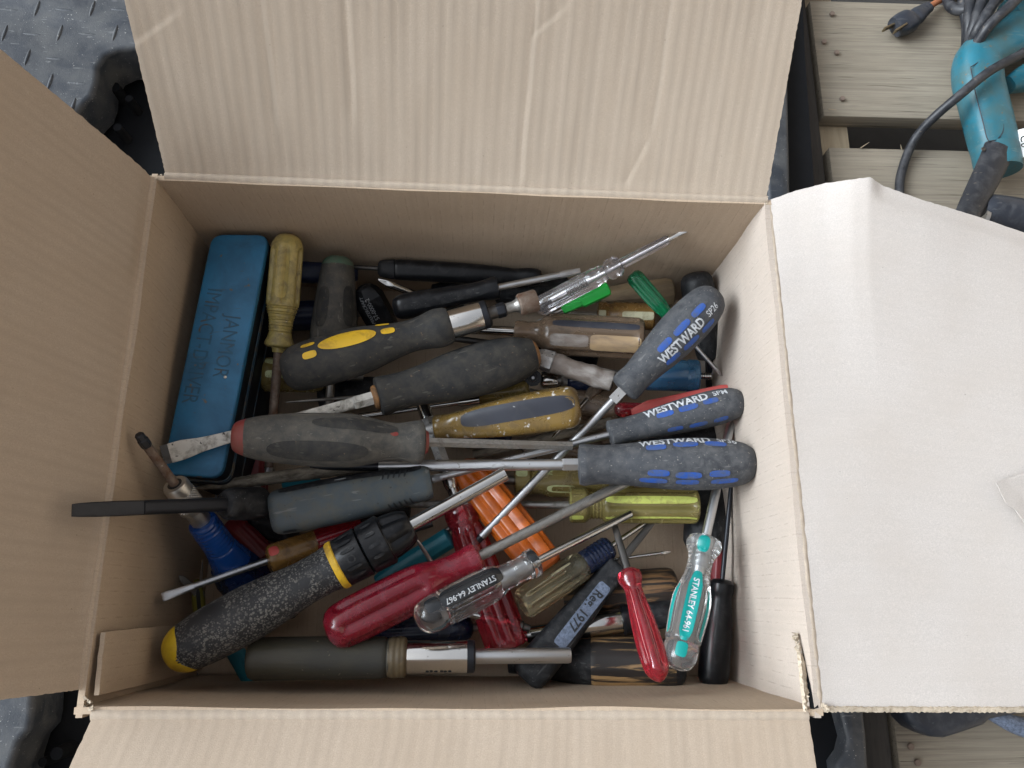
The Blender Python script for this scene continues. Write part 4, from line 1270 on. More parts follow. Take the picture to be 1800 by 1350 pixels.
# ---- black and yellow ratchet handle with socket
t = screwdriver('black handle with yellow oval grip, chrome sleeve and rusty socket', (497, 655, -0.066), (945, 527, -0.062), name='ratchet_driver')
H = t.lathe('handle', 'rubber_dark', [(0, 16), (3, 25), (10, 33), (24, 40), (50, 43), (110, 44), (150, 41), (190, 34), (222, 29), (242, 28.5), (262, 31), (280, 34.5), (296, 33.5), (306, 30), (308, 22)], [lobes(4, .012, .4)], n=48, step=4)
hs = t.last
t.decal('oval_grip', 'yellow_grip', 128, 54, 102, 30, p=2.0, off=0.0006)
for (s, th, l, wd) in ((60, 68, 25, 13), (60, 40, 25, 8), (199, 54, 24, 12), (192, 18, 24, 8)):
    t.decal('grip_dash', 'yellow_grip', s, th, l, wd, p=3.2, off=0.0005, on=hs)
t.lathe('sleeve', 'chrome', [(306, 25), (309, 26), (362, 25), (366, 24)], smooth=False, n=36)
t.lathe('ring', 'black_steel', [(364, 25), (373, 25.5), (376, 23), (377, 12)], smooth=False, n=32)
t.lathe('spindle', 'dark_steel', [(375, 12), (392, 11.5)], smooth=False)
t.lathe('hex_holder', 'black_steel', [(391, 12.5), (394, 13.5), (405, 13.5), (408, 11)], facets(6), n=36, smooth=False, sharp=25)
t.lathe('adapter', 'dull_steel', [(407, 9.5), (421, 9.5), (428, 12), (432, 16)], smooth=False)
t.lathe('socket', 'rust_steel', [(431, 17), (434, 19.5), (462, 20), (465, 18)], smooth=False, n=32)
t.lathe('socket_bore', 'print_black', [(464.6, 13.5), (465.4, 13)], facets(6), smooth=False, n=24)

# ---- dark grey handle with orange end and white blade
t = screwdriver('dark grey handle with worn orange end and white painted flat blade', (943, 621, -0.090), (283, 801, -0.051))
t.lathe('end_cap', 'orange_wear', [(0, 20), (2, 24), (9, 29)], n=36, step=1.5)
t.lathe('handle', 'rubber_dark', [(8, 29), (20, 34), (42, 41), (72, 45), (112, 46), (155, 43), (200, 36), (238, 32.5), (266, 33.5), (280, 35), (288, 34), (290, 26)], [lobes(3, .02), squarish(2.5)], n=44, step=4)
t.lathe('ferrule', 'orange_wear', [(289, 21), (292, 22), (297, 20), (299, 14)], smooth=False)
t.lathe('bolster', 'white_paint', [(297, 14), (331, 13.5), (334, 11)], facets(6, .3), n=6, smooth=False, sharp=15)
t.lathe('blade', 'white_paint', [(332, 10.5, 9), (500, 10, 8.5), (560, 10.5, 7.5), (610, 13, 5), (645, 17.5, 3), (668, 17.5, 2.4)], squarish(5, 330, 1e9), n=24, step=6)
t.lathe('blade_tip', 'dark_steel', [(667, 17.2, 2.4), (682, 17, 1.2)], squarish(6), n=16, smooth=False)

# ---- grey handle with red end cap
t = screwdriver('big grey handle with red end cap and hexagonal shaft across the middle', (407, 768, -0.036), (1005, 784, -0.082))
t.lathe('end_cap', 'red_cap', [(0, 15), (2.5, 22), (10, 28), (24, 33)], n=36, step=1.5)
t.lathe('handle', 'rubber_grey', [(23, 33), (45, 38.5), (90, 44), (150, 47.5), (205, 47.5), (240, 42), (268, 35.5), (290, 33), (310, 35.5), (326, 38.5), (335, 37), (338, 30), (339, 22)], [lobes(3, .018, .9)], n=48, step=4)
hs = t.last
for (s, th, l, wd) in ((152, 118, 175, 40), (215, 52, 150, 26)):
    t.decal('grip_panel', 'rubber_dark', s, th, l, wd, p=2.4, off=0.0003, on=hs, nu=24)
t.decal('red_dot', 'red_cap', 283, 68, 14, 8, p=2, on=hs)
t.lathe('collar', 'red_cap', [(338, 22), (340, 21.5), (345, 19), (346, 9)], smooth=False)
t.lathe('shaft', 'dull_steel', [(344, 9), (598, 8.4)], n=6, smooth=False, sharp=15)

# ---- the three matching black handles with blue dashes
G3 = 'black handles with blue dashes and white lettering'


def dashes(t, hs, rows):
    for (s, th, l, wd) in rows:
        t.decal('grip_dash', 'dash_blue', s, th, l, wd, p=3.4, off=0.0004, on=hs, nu=12, nv=6)


t = screwdriver('largest black handle with blue dashes, lying level with thick round shaft', (1331, 814, -0.066), (545, 820, -0.088), group=G3)
t.lathe('handle', 'rubber_blue', [(0, 10), (3, 19), (10, 28), (26, 37), (60, 43), (100, 46), (145, 45), (190, 41), (235, 36.5), (270, 34.5), (292, 35.5), (305, 37), (312, 35), (314, 26), (315, 15)], [lobes(3, .02, .2)], n=52, step=4)
hs = t.last
dashes(t, hs, [(182, 48, 35, 13), (131, 44, 43, 13), (79, 42, 38, 13), (180, 112, 37, 12), (129, 116, 45, 12), (76, 113, 36, 12), (188, 134, 48, 11), (130, 134, 40, 11), (66, 134, 48, 11)])
t.text('WESTWARD', 'print_white', 210, 86, 27, 19, on=hs, bold=0.028)
t.text('SP36', 'print_white', 74, 40, 24, 16, on=hs, bold=0.015)
t.lathe('bolster', 'satin_steel', [(314, 12), (341, 12), (344, 10)], n=6, smooth=False, sharp=15)
rod(t, 'shaft', 'satin_steel', 342, 664, 10.0, n=24)
t.lathe('tip', 'black_steel', [(663, 9.6), (680, 9), (720, 8), (760, 6), (786, 2.5)], n=20)

t = screwdriver('middle black handle with blue dashes, tilted with thin round shaft', (1310, 704, -0.080), (757, 843, -0.094), group=G3)
t.lathe('handle', 'rubber_blue', [(0, 9), (3, 16), (9, 22), (22, 28), (55, 31.5), (95, 31), (140, 28), (185, 24), (215, 22.5), (234, 24), (244, 24), (247, 19), (248, 9)], [lobes(3, .025, 1.0)], n=48, step=4)
hs = t.last
dashes(t, hs, [(148, 66, 30, 10), (107, 66, 34, 11), (67, 64, 27, 10), (137, 128, 27, 9), (97, 130, 32, 9), (57, 130, 26, 9)])
t.text('WESTWARD', 'print_white', 182, 68, 40, 16, on=hs, bold=0.028)
t.text('SPM', 'print_white', 58, 33, 38, 11, on=hs, bold=0.015)
rod(t, 'shaft', 'satin_steel', 246, 552, 6.6, n=20)
flat_tip(t, 'tip', 'satin_steel', 550, 570, 6.6, 7.5, 2.5)

t = screwdriver('upper black handle with blue dashes, sloping steeply with black tipped shaft', (1261, 513, -0.060), (828, 962, -0.113), group=G3)
t.lathe('handle', 'rubber_blue', [(0, 10), (3, 18), (10, 26), (24, 33), (55, 38), (95, 39), (135, 36), (175, 30.5), (205, 27.5), (222, 28.5), (234, 28.5), (239, 24), (241, 14)], [lobes(3, .02, .1)], n=52, step=4)
hs = t.last
dashes(t, hs, [(138, 93, 31, 12), (97, 92, 36, 12), (56, 92, 30, 12), (143, 44, 30, 11), (102, 43, 35, 11), (61, 41, 30, 11)])
t.text('WESTWARD', 'print_white', 163, 62, 67, 17, on=hs, bold=0.028)
t.text('SP26', 'print_white', 50, 25, 66, 12, on=hs, bold=0.012)
t.lathe('bolster', 'chrome', [(238, 12.5), (266, 12.5)], n=4, smooth=False, sharp=15)
rod(t, 'shaft', 'satin_steel', 265, 597, 7.2, n=20)
t.lathe('tip', 'black_steel', [(595, 6.9), (610, 6.5), (616, 4.5), (623, 1.2)], n=16)

# ---- clear mains tester
t = screwdriver('clear plastic voltage tester screwdriver leaning against the back wall', (944, 541, -0.094), (1207, 404, -0.042), name='voltage_tester', cat='voltage tester')
rod(t, 'core_rod', 'satin_steel', 30, 262, 3.2, n=12)
t.lathe('spring', 'dull_steel', [(60, 7), (100, 7)], ribs(9, .25, 60, 100), n=14, step=1)
flat_tip(t, 'tip', 'chrome', 261, 297, 3.6, 4.6, 1.2)
t.lathe('handle', 'clear_pink', [(0, 12), (4, 16), (20, 18), (90, 18), (112, 18), (122, 16), (128, 17), (133, 14), (138, 13)], [flute(10, .10, 14, 112)], n=40)
t.lathe('finger_guard', 'clear_pink', [(136, 12), (141, 18), (147, 20), (153, 18), (157, 20), (163, 17), (168, 11)], n=28, step=2)
t.lathe('sleeve', 'clear_pink', [(166, 10), (175, 9.5), (258, 8), (262, 6)], n=24)

# ---- small bright green driver
t = screwdriver('tiny bright green screwdriver beside the clear tester', (1071, 506, -0.088), (940, 567, -0.104))
t.lathe('handle', 'green_bright', [(0, 8), (2, 12), (6, 13.5), (50, 13.5), (55, 12.5), (56, 10), (88, 9.5), (91, 7)], facets(6, .3, 4, 90), n=36, smooth=False, sharp=22)
rod(t, 'shaft', 'dull_steel', 90, 144, 2)

# ---- dark green clear driver
t = screwdriver('small dark green clear screwdriver in the back right corner', (1110, 481, -0.084), (1269, 661, -0.108))
rod(t, 'shaft', 'satin_steel', 60, 224, 3.4, n=14)
cross_tip(t, 'tip', 'satin_steel', 222, 240, 4.4)
t.lathe('handle', 'green_clear', [(0, 8), (3, 13), (10, 16), (25, 16), (70, 15), (90, 12), (102, 10), (108, 8)], [flute(8, .16, 8, 88)], n=64, sharp=28)
t.lathe('inner_ferrule', 'green_bright', [(72, 4.5), (106, 4.5)], n=12, smooth=False)

# ---- brown handles at the back right
t = screwdriver('chipped brown wooden handle behind the small green clear screwdriver', (1184, 513, -0.122), (985, 532, -0.130))
t.lathe('handle', 'brown_wood', [(0, 18), (3, 22), (12, 25), (70, 24), (120, 19), (128, 12)], facets(8, .2), n=40, smooth=False, sharp=22)
rod(t, 'shaft', 'dull_steel', 126, 199, 7)

t = screwdriver('brown handle with cream stripes above the big brown clear handle', (1150, 557, -0.116), (960, 553, -0.126))
t.lathe('handle', 'amber_clear', [(0, 20), (3, 24), (70, 25), (76, 22), (82, 22), (86, 25), (98, 25), (101, 14)], [flute(6, .05, 0, 72)], n=36, smooth=False)
hs = t.last
t.decal('stripe', 'cream', 30, 86, 55, 15, p=6, on=hs)
t.decal('stripe', 'cream', 92, 82, 13, 13, p=6, on=hs)
rod(t, 'shaft', 'dull_steel', 100, 190, 7)

t = screwdriver('large smoky brown clear handle with tan inside and bright shaft', (1131, 596, -0.098), (815, 578, -0.112))
rod(t, 'shaft', 'chrome', 200, 296, 8.6, n=20)
flat_tip(t, 'tip', 'chrome', 294, 316, 8.6, 8.8, 2)
t.lathe('handle', 'brown_clear', [(0, 29), (3, 34), (10, 37), (90, 37), (160, 36.5), (172, 33), (182, 24), (190, 20.5), (205, 19.5), (220, 21), (226, 20), (228, 12)], [flute(6, .14, 8, 168, .5, 3)], n=72, sharp=28)
hs = t.last
t.decal('tan_patch', 'tan_patch', 50, 108, 88, 30, p=7, on=hs)
t.decal('dark_band', 'label_dark', 85, 58, 150, 13, p=5, on=hs)
t.decal('smoky_band', 'grimy_brown', 130, 105, 66, 22, p=6, on=hs)

# ---- caked grip and chrome ferruled handle under it
t = screwdriver('grime caked crooked grip between the orange ended and blue dashed handles', (1078, 672, -0.098), (942, 628, -0.104), name='screwdriver')
t.lathe('grip', 'grimy_brown', [(0, 15), (2, 18), (30, 18.5), (70, 17), (100, 19), (110, 19)], [lumpy(.14, .06), squarish(3)], n=32, step=3)
t.lathe('fitting', 'splashed_steel', [(109, 17), (112, 20), (132, 19), (143, 14)], [facets(6, .2), lumpy(.05, .1)], n=24, smooth=False)

t = screwdriver('dark teal handle with shiny chrome ferrule under the caked grip', (1075, 668, -0.130), (948, 668, -0.128))
t.lathe('handle', 'navy_clear', [(0, 15), (4, 19), (60, 19), (76, 14), (80, 10)], [flute(8, .08, 5, 62)], n=32)
t.lathe('neck', 'dull_steel', [(78, 11), (86, 12), (90, 8), (96, 8)], smooth=False)
t.lathe('ferrule', 'chrome', [(96, 13.5), (99, 15), (121, 15), (124, 13)], smooth=False, n=32)
t.lathe('bore', 'print_black', [(123.8, 9), (124.6, 9)], smooth=False, n=16)

# ---- black nut seen end on
c0 = P(937, 664, -0.112)
nut = empty('hex_socket', 'small black hex socket seen end on beside the orange ended handle', 'socket', c0)
bm = bmesh.new()
d = (CAMP - c0).normalized()
mx = d.to_track_quat('Z', 'Y').to_matrix().to_4x4()
for (r1, dep, sg, zz) in ((pxm(c0, 16), 0.014, 8, -0.007),):
    bmesh.ops.create_cone(bm, cap_ends=True, segments=sg, radius1=r1, radius2=r1 * .97, depth=dep, matrix=mx @ Matrix.Translation((0, 0, zz)))
bm_obj('body', bm, 'black_plastic', nut, smooth=False)
bm = bmesh.new(); bmesh.ops.create_cone(bm, cap_ends=False, segments=20, radius1=pxm(c0, 8), radius2=pxm(c0, 6.5), depth=0.0012, matrix=mx @ Matrix.Translation((0, 0, 0.0003)))
bm_obj('rim', bm, 'dull_steel', nut)
bm = bmesh.new(); bmesh.ops.create_cone(bm, cap_ends=True, segments=20, radius1=pxm(c0, 3), radius2=pxm(c0, 2.5), depth=0.0012, matrix=mx @ Matrix.Translation((0, 0, 0.0002)))
bm_obj('pin', bm, 'satin_steel', nut)

# ---- blue clear handle with screw thread
t = screwdriver('pale blue clear handle with a screw thread sticking out of its end', (1228, 661, -0.116), (1050, 656, -0.124))
t.lathe('screw', 'chrome', [(-24, 5), (-22, 6.5), (0, 6.5)], ribs(6, .3, -24, 0), n=14, step=1)
rod(t, 'shaft', 'dull_steel', 90, 178, 7)
t.lathe('handle', 'blue_pale_clear', [(0, 26), (3, 28.5), (18, 29), (22, 27.5), (26, 29), (90, 29), (110, 22), (118, 14)], [flute(6, .08, 20, 95)], n=40, smooth=False)
t.lathe('core', 'blue_clear', [(8, 9), (80, 9)], n=16, smooth=False)

# ---- black knob behind the upper dashed handle
t = screwdriver('black rubber handle standing in the back right corner behind the dashed handle', (1222, 480, -0.098), (1262, 720, -0.150))
t.lathe('handle', 'black_dusty', [(0, 16), (3, 22), (10, 27), (30, 29), (60, 28), (110, 23), (150, 20), (154, 10)], n=36)
rod(t, 'shaft', 'black_steel', 152, 243, 7)

t = screwdriver('plain black handle low along the right wall beside the small cross head tip', (1262, 700, -0.140), (1256, 520, -0.150))
t.lathe('handle', 'black_dusty', [(0, 14), (4, 20), (60, 20), (120, 15), (126, 8)], squarish(3), n=28)
rod(t, 'shaft', 'black_steel', 124, 180, 5)

# ---- reds under the middle dashed handle
t = screwdriver('matt red wedge shaped handle under the middle dashed handle', (1288, 690, -0.106), (1100, 733, -0.112))
t.lathe('grip', 'red_matte', [(0, 12, 8), (4, 15, 10), (20, 18, 12), (150, 20, 12), (180, 12, 9)], squarish(6), n=32, smooth=False)
t = screwdriver('glossy dark red handle end beside the chrome bolster', (1083, 720, -0.118), (1230, 725, -0.135))
t.lathe('grip', 'red_clear', [(0, 8), (4, 12), (16, 14), (110, 14), (140, 9)], [flute(6, .1, 8, 120)], n=32)

# ---- tan handle with dark label and white paint
t = screwdriver('amber handle with dark label, splashed with white paint', (1019, 712, -0.080), (735, 758, -0.097))
t.lathe('handle', 'tan_splashed', [(0, 22), (3, 29), (10, 34), (24, 36), (110, 34), (175, 28.5), (210, 23.5), (236, 22), (254, 23), (258, 20), (260, 10)], [squarish(4.5, 0, 235, .12), ], n=48)
hs = t.last
t.decal('label', 'label_dark', 108, 80, 200, 30, p=3.6, on=hs, nu=22)
rod(t, 'shaft', 'splashed_steel', 258, 287, 9)

# ---- red fluted handle standing under the pile, with painted shaft
t = screwdriver('clear red fluted handle with paint splashed shaft running under the middle', (894, 1140, -0.124), (742, 708, -0.116))
rod(t, 'neck', 'chrome', 240, 300, 10, n=18)
t.lathe('ferrule', 'chrome', [(298, 11), (306, 13), (345, 13), (349, 10)], smooth=False)
t.lathe('shaft', 'splashed_steel', [(347, 13), (430, 12.5)], n=6, smooth=False, sharp=15)
rod(t, 'tip', 'chrome', 429, 458, 12)
t.lathe('handle', 'red_clear', [(0, 30), (3, 36), (12, 39), (70, 38.5), (150, 34), (215, 30), (228, 26), (236, 29), (256, 29.5), (262, 28), (264, 12)], [flute(8, .17, 10, 228, .2, 1.8)], n=80, sharp=30)
# ---- chrome tube driver
t = screwdriver('slim chrome nut driver tube above the amber handle', (842, 702, -0.114), (632, 732, -0.120), name='nut_driver', cat='nut driver')
t.lathe('socket', 'chrome', [(0, 8.2), (32, 8.2), (38, 6)], smooth=False, n=24)
t.lathe('bore', 'print_black', [(-0.4, 5.6), (0.3, 5.6)], smooth=False, n=12)
rod(t, 'shaft', 'chrome', 37, 213, 5.4, n=18)
t = Tool('scribe', 'thin dark needle point above the big grey handle', 'scribe', (640, 697, -0.112), (503, 707, -0.106))
t.lathe('needle', 'dull_steel', [(0, 3.5), (90, 2.8), (137, .5)], n=10)

# ---- slate blue handle
t = screwdriver('slate blue plastic handle with black upper edge and vent slots', (477, 903, -0.080), (760, 846, -0.088))
t.lathe('grip', 'slate_plastic', [(0, 26), (2, 32), (8, 37), (24, 40), (80, 41), (150, 40), (205, 36.5), (250, 32.5), (278, 31), (285, 28), (287, 18)], [squarish(3.6)], n=48, step=4)
hs = t.last
t.decal('black_edge', 'black_dusty', 148, 38, 250, 20, p=6, on=hs, nu=26)
for k in range(5):
    t.decal('vent_slot', 'print_black', 206 + 9.5 * k, 52, 3.6, 15, p=3, on=hs, off=0.0004, skew=-0.4, nu=4, nv=6)
    t.decal('vent_slot', 'print_black', 208 + 9.5 * k, 132, 3.4, 13, p=3, on=hs, off=0.0004, skew=0.4, nu=4, nv=6)
t.decal('end_slot', 'print_black', 32, 138, 24, 6, p=4, on=hs, off=0.0004)
t.decal('scuff', 'print_grey', 132, 44, 22, 3, p=2, on=hs, off=0.0005)

# ---- salt crusted ratchet handle
t = screwdriver('black handle crusted with white specks, yellow end cap and ratchet collar', (291, 1158, -0.064), (890, 832, -0.070), name='ratchet_driver')
t.lathe('handle', 'salt', [(12, 30), (30, 40), (55, 45), (95, 48.5), (165, 49), (225, 44), (280, 38.5), (318, 38.5), (336, 41), (340, 40)], [lobes(3, .02, .3)], n=52, step=4)
t.lathe('end_cap', 'yellow_cap', [(0, 8), (2, 17), (7, 26), (16, 34), (30, 41), (40, 43), (44, 42.6)], lambda th, s: 1 + .012 * math.sin(th * 2), n=44, step=1.5)
t.lathe('ring', 'yellow_grip', [(338, 42), (341, 44), (349, 44.5), (352, 42)], smooth=False, n=44)
t.lathe('collar', 'black_plastic', [(350, 42), (353, 43.5), (396, 45), (398, 42)], smooth=False, n=44)
hs = t.last
for k in range(7):
    if k == 3:
        t.decal('lock_mark', 'black_dusty', 375, 92, 15, 15, p=2, on=hs, off=0.0005)
        t.decal('lock_dot', 'black_plastic', 375, 92, 9, 9, p=2, on=hs, off=0.0008)
    else:
        t.decal('grip_bar', 'black_dusty', 374, 32 + k * 20, 26, 6, p=3, on=hs, off=0.0008)
t.lathe('chuck_ring', 'black_plastic', [(399, 42), (401, 45), (440, 46), (443, 43)], smooth=False, n=44)
hs = t.last
for k in range(5):
    t.decal('grip_bar', 'black_dusty', 420, 40 + k * 25, 20, 6, p=3, on=hs, off=0.0008)
t.lathe('chuck', 'black_plastic', [(441, 41), (455, 40), (478, 35), (489, 29), (492, 26), (493, 14)], [flute(6, .16, 440, 490, .2, 3, 6)], n=48, step=3)
rod(t, 'shaft', 'chrome', 490, 680, 12.2, n=28)
t.lathe('bore', 'print_black', [(679.6, 9), (680.4, 9)], facets(6), n=18, smooth=False)

# ---- big red clear screwdriver
t = screwdriver('big dusty clear red handle with long grey steel shaft, lower middle', (574, 1113, -0.070), (1114, 841, -0.094))
t.lathe('shaft', 'dull_steel', [(255, 9.4), (600, 9.0)], n=16, smooth=False)
t.lathe('handle', 'red_dusty', [(0, 14), (3, 23), (9, 31), (22, 38), (50, 41), (110, 41.5), (172, 40), (200, 36), (228, 28.5), (255, 25.5), (276, 25.5), (286, 27.5), (296, 27), (300, 22), (301, 11)], [flute(6, .21, 26, 195, .35, 2.2)], n=72, step=4, sharp=30)

# ---- clear handle with black panel
t = screwdriver('stubby clear fluted handle with black panel and white lettering', (731, 1094, -0.064), (1108, 903, -0.103))
rod(t, 'shaft', 'chrome', 150, 423, 7.0, n=20)
t.lathe('core', 'frosted_core', [(160, 11), (168, 13), (226, 13)], n=20, smooth=False)
t.lathe('handle', 'clear', [(0, 6), (2, 13), (7, 21), (16, 28), (28, 31.5), (44, 32), (50, 31), (53, 29), (56, 31.5), (64, 32.5), (140, 32), (158, 29), (172, 23.5), (188, 22), (214, 22.5), (222, 25.5), (232, 26), (237, 23), (239, 10)], [flute(26, .06, 58, 152, 0, 1), ribs(7, .08, 190, 220)], n=156, step=2, sharp=25)
hs = t.last
t.decal('panel', 'label_black', 108, 66, 118, 34, p=5, on=hs, nu=18)
t.decal('panel', 'label_black', 35, 62, 26, 26, p=5, on=hs)
t.decal('panel', 'label_black', 228, 62, 15, 24, p=3, on=hs)
t.text('STANLEY 64-967', 'print_white', 152, 56, 78, 9.5, on=hs, bold=0.02, off=0.0008)

# ---- yellow green clear handle
t = screwdriver('clear yellow green handle with bright stripes and long dull shaft', (1226, 889, -0.114), (692, 886, -0.128))
rod(t, 'shaft', 'dull_steel', 190, 490, 6.6, n=18)
t.lathe('tip', 'dull_steel', [(488, 6.6), (510, 6), (534, 2)], n=14)
t.lathe('handle', 'lime_clear', [(0, 26), (3, 30), (8, 31.5), (158, 31.5), (166, 28), (171, 25), (188, 25), (193, 28), (199, 31), (220, 31), (225, 28), (227, 9)], [flute(6, .17, 4, 163, math.pi / 6, 2.4), ribs(4, .08, 168, 192)], n=72, step=2, sharp=28)
hs = t.last
t.decal('stripe', 'lime_print', 85, 72, 158, 13, p=4, on=hs, nu=20, off=0.0005)
t.decal('stripe', 'lime_print', 85, 134, 158, 9, p=4, on=hs, nu=20, off=0.0005)
t.decal('stripe', 'lime_print', 212, 132, 20, 9, p=4, on=hs, off=0.0005)

t = screwdriver('olive clear handle with pale green stripes under the yellow green one', (1110, 848, -0.134), (785, 842, -0.136))
rod(t, 'shaft', 'dull_steel', 206, 325, 8, n=16)
t.lathe('handle', 'olive_clear', [(0, 26), (4, 29), (145, 29), (158, 24), (176, 24), (180, 28), (204, 28), (207, 12)], [flute(6, .06, 4, 150), ribs(4, .04, 156, 178)], n=44, smooth=False)
hs = t.last
t.decal('stripe', 'cream_green', 118, 52, 70, 18, p=4, on=hs)
t.decal('stripe', 'cream_green', 194, 58, 20, 18, p=5, on=hs)
t.decal('stripe', 'cream_green', 125, 118, 50, 14, p=3, on=hs)

# ---- orange
t = screwdriver('solid orange grooved handle lying under the shafts in the middle', (962, 1003, -0.112), (810, 812, -0.128))
t.lathe('grip', 'orange_plastic', [(0, 24), (3, 31), (10, 35), (50, 37), (150, 36), (200, 32), (228, 24), (240, 12)], [squarish(4), flute(10, .12, 12, 218, .1, 2.4)], n=80, sharp=28)

# ---- teals
t = screwdriver('teal fluted handle peeking out between the chuck and the red handles', (792, 944, -0.122), (640, 1040, -0.136))
t.lathe('grip', 'teal_plastic', [(0, 15), (3, 19), (120, 19), (150, 14)], [flute(10, .09, 4, 140)], n=48, smooth=False)
t = screwdriver('teal handle end under the yellow capped handle by the front wall', (400, 1120, -0.128), (445, 1200, -0.138))
t.lathe('grip', 'teal_plastic', [(0, 12), (3, 16), (80, 16), (92, 10)], n=24)
t = screwdriver('teal bit of handle showing above the slate blue handle', (560, 850, -0.118), (495, 852, -0.130))
t.lathe('grip', 'teal_plastic', [(0, 10), (3, 13), (52, 13), (60, 8)], n=20)
t = screwdriver('teal handle end half hidden beside the orange handle', (975, 985, -0.140), (905, 1010, -0.145))
t.lathe('grip', 'teal_plastic', [(0, 12), (3, 16), (62, 16), (70, 9)], n=20)

# ---- small red clear screwdriver at the front
t = screwdriver('small clear red screwdriver with pale worn edges, standing upright at front', (1161, 1198, -0.056), (1078, 916, -0.108))
t.lathe('blade', 'dark_steel', [(200, 6.8, 6.8), (225, 6.8, 6), (270, 6, 4), (293, 5, 1.6)], squarish(3), n=16)
t.lathe('handle', 'red_clear', [(0, 4), (4, 10), (12, 17), (24, 22), (60, 24), (110, 21.5), (150, 17), (172, 15.5), (180, 19), (188, 21.5), (197, 20.5), (202, 15), (203, 8)], [flute(4, .32, 10, 172, math.pi / 4, 1.6, 22)], n=64, step=3, sharp=25)
hs = t.last
for (th, s0_) in ((66, 0), (114, 0)):
    t.decal('worn_edge', 'red_edge', 96, th, 140, 1.8, p=3, on=hs, off=0.0003, nu=24, nv=2)

# ---- clear handle with teal stripe
t = screwdriver('long clear handle with teal stripe and white lettering, front right', (1189, 1176, -0.064), (1286, 740, -0.098))
t.lathe('shaft', 'satin_steel', [(170, 8.2), (300, 8), (440, 7), (446, 3)], n=20)
t.lathe('core', 'frosted_core', [(182, 12), (232, 12)], n=20, smooth=False)
t.lathe('handle', 'clear_frost', [(0, 10), (2, 17), (8, 25), (20, 30), (38, 31), (44, 30), (47, 28.5), (50, 31), (58, 32), (100, 34.5), (128, 33.5), (152, 27), (172, 22), (198, 22.5), (212, 28), (222, 31), (230, 29), (235, 24), (237, 9)], [flute(6, .16, 52, 156, .52, 1.8), ribs(6, .07, 180, 210)], n=72, step=2, sharp=28)
hs = t.last
t.decal('stripe', 'teal_print', 108, 92, 124, 21, p=4, on=hs, nu=22)
t.decal('stripe', 'teal_print', 30, 92, 26, 20, p=4, on=hs)
t.decal('shield', 'teal_print', 217, 88, 27, 21, p=2.6, on=hs)
t.decal('edge_glint', 'teal_print', 100, 20, 90, 5, p=3, on=hs)  # glints along the sides painted as thin teal strips
t.decal('edge_glint', 'teal_print', 100, 158, 90, 5, p=3, on=hs)
t.text('STANLEY 64-961', 'print_white', 156, 62, 92, 9.5, on=hs, bold=0.02, off=0.0006)

# ---- black screwdriver along the right wall
t = screwdriver('slim black screwdriver standing along the right wall at front', (1252, 1204, -0.126), (1286, 848, -0.108))
t.lathe('handle', 'black_plastic', [(0, 16), (3, 22), (10, 26), (60, 27), (110, 24.5), (140, 21), (156, 19), (166, 21.5), (180, 21.5), (185, 16), (187, 8)], n=36)
rod(t, 'shaft', 'black_steel', 185, 357, 4.2, n=14)
t = screwdriver('thin clear red handle behind the teal striped one', (1258, 1040, -0.142), (1264, 930, -0.144))
t.lathe('grip', 'red_dark', [(0, 8), (4, 11), (80, 11), (105, 6)], [flute(6, .1, 4, 90)], n=28)
t = screwdriver('dusty black round handle end under the teal striped shaft', (1236, 966, -0.134), (1252, 820, -0.146))
t.lathe('handle', 'black_dusty', [(0, 24), (3, 31), (12, 36), (60, 37), (110, 28), (120, 14)], n=36)
rod(t, 'shaft', 'black_steel', 118, 147, 7)

# ---- wooden handles at the front right
t = screwdriver('scorched wooden handle with black collar lying along the front wall', (1205, 1167, -0.118), (895, 1162, -0.140))
t.lathe('butt', 'black_dusty', [(0, 22), (3, 30), (10, 36), (20, 39)], n=36, step=2)
t.lathe('grip', 'burnt_wood', [(19, 39), (40, 41), (100, 42), (160, 42.5), (165, 41)], facets(14), n=56)
t.lathe('bolster', 'black_dusty', [(164, 41), (170, 40), (200, 36), (240, 29), (280, 23), (310, 20)], n=36)
t = screwdriver('brown scorched wooden handle behind the small red screwdriver', (1190, 1036, -0.138), (985, 1052, -0.146))
t.lathe('grip', 'brown_burnt_wood', [(0, 26), (4, 34), (20, 38), (110, 37), (150, 28), (200, 22)], facets(12), n=48)
t = screwdriver('chrome ferruled nut driver with black ring beside the small red screwdriver', (1190, 1076, -0.126), (925, 1116, -0.132), name='nut_driver', cat='nut driver')
t.lathe('handle', 'black_dusty', [(0, 16), (4, 22), (70, 24), (76, 20)], n=28)
t.lathe('ring', 'black_plastic', [(75, 26), (95, 27), (98, 24)], smooth=False, n=32)
t.lathe('ferrule', 'chrome', [(97, 20), (100, 21.5), (150, 21), (175, 19), (180, 15)], smooth=False, n=32)
t.lathe('socket', 'chrome', [(178, 15), (266, 14), (268, 12)], smooth=False, n=24)
t.decal('slot', 'print_black', 248, 92, 24, 5, p=5)

# ---- flat black handle
t = screwdriver('flat black handle with blue grey label strip and dark blade', (922, 1196, -0.114), (1158, 904, -0.122))
t.lathe('blade', 'dark_steel', [(255, 7, 6), (330, 6.5, 5), (376, 5, 2)], squarish(4), n=16)
t.lathe('handle', 'black_dusty', [(0, 16), (3, 24), (10, 30), (40, 33), (90, 31), (150, 27), (205, 23), (235, 23), (252, 24), (260, 21), (262, 9)], [squarish(4.5)], n=44, step=4)
hs = t.last
t.decal('label', 'label_bluegrey', 150, 102, 135, 22, p=12, on=hs, nu=18)
t.text('Reg. 1977', 'print_black', 200, 118, 102, 15, on=hs, bold=0.02, off=0.0006)

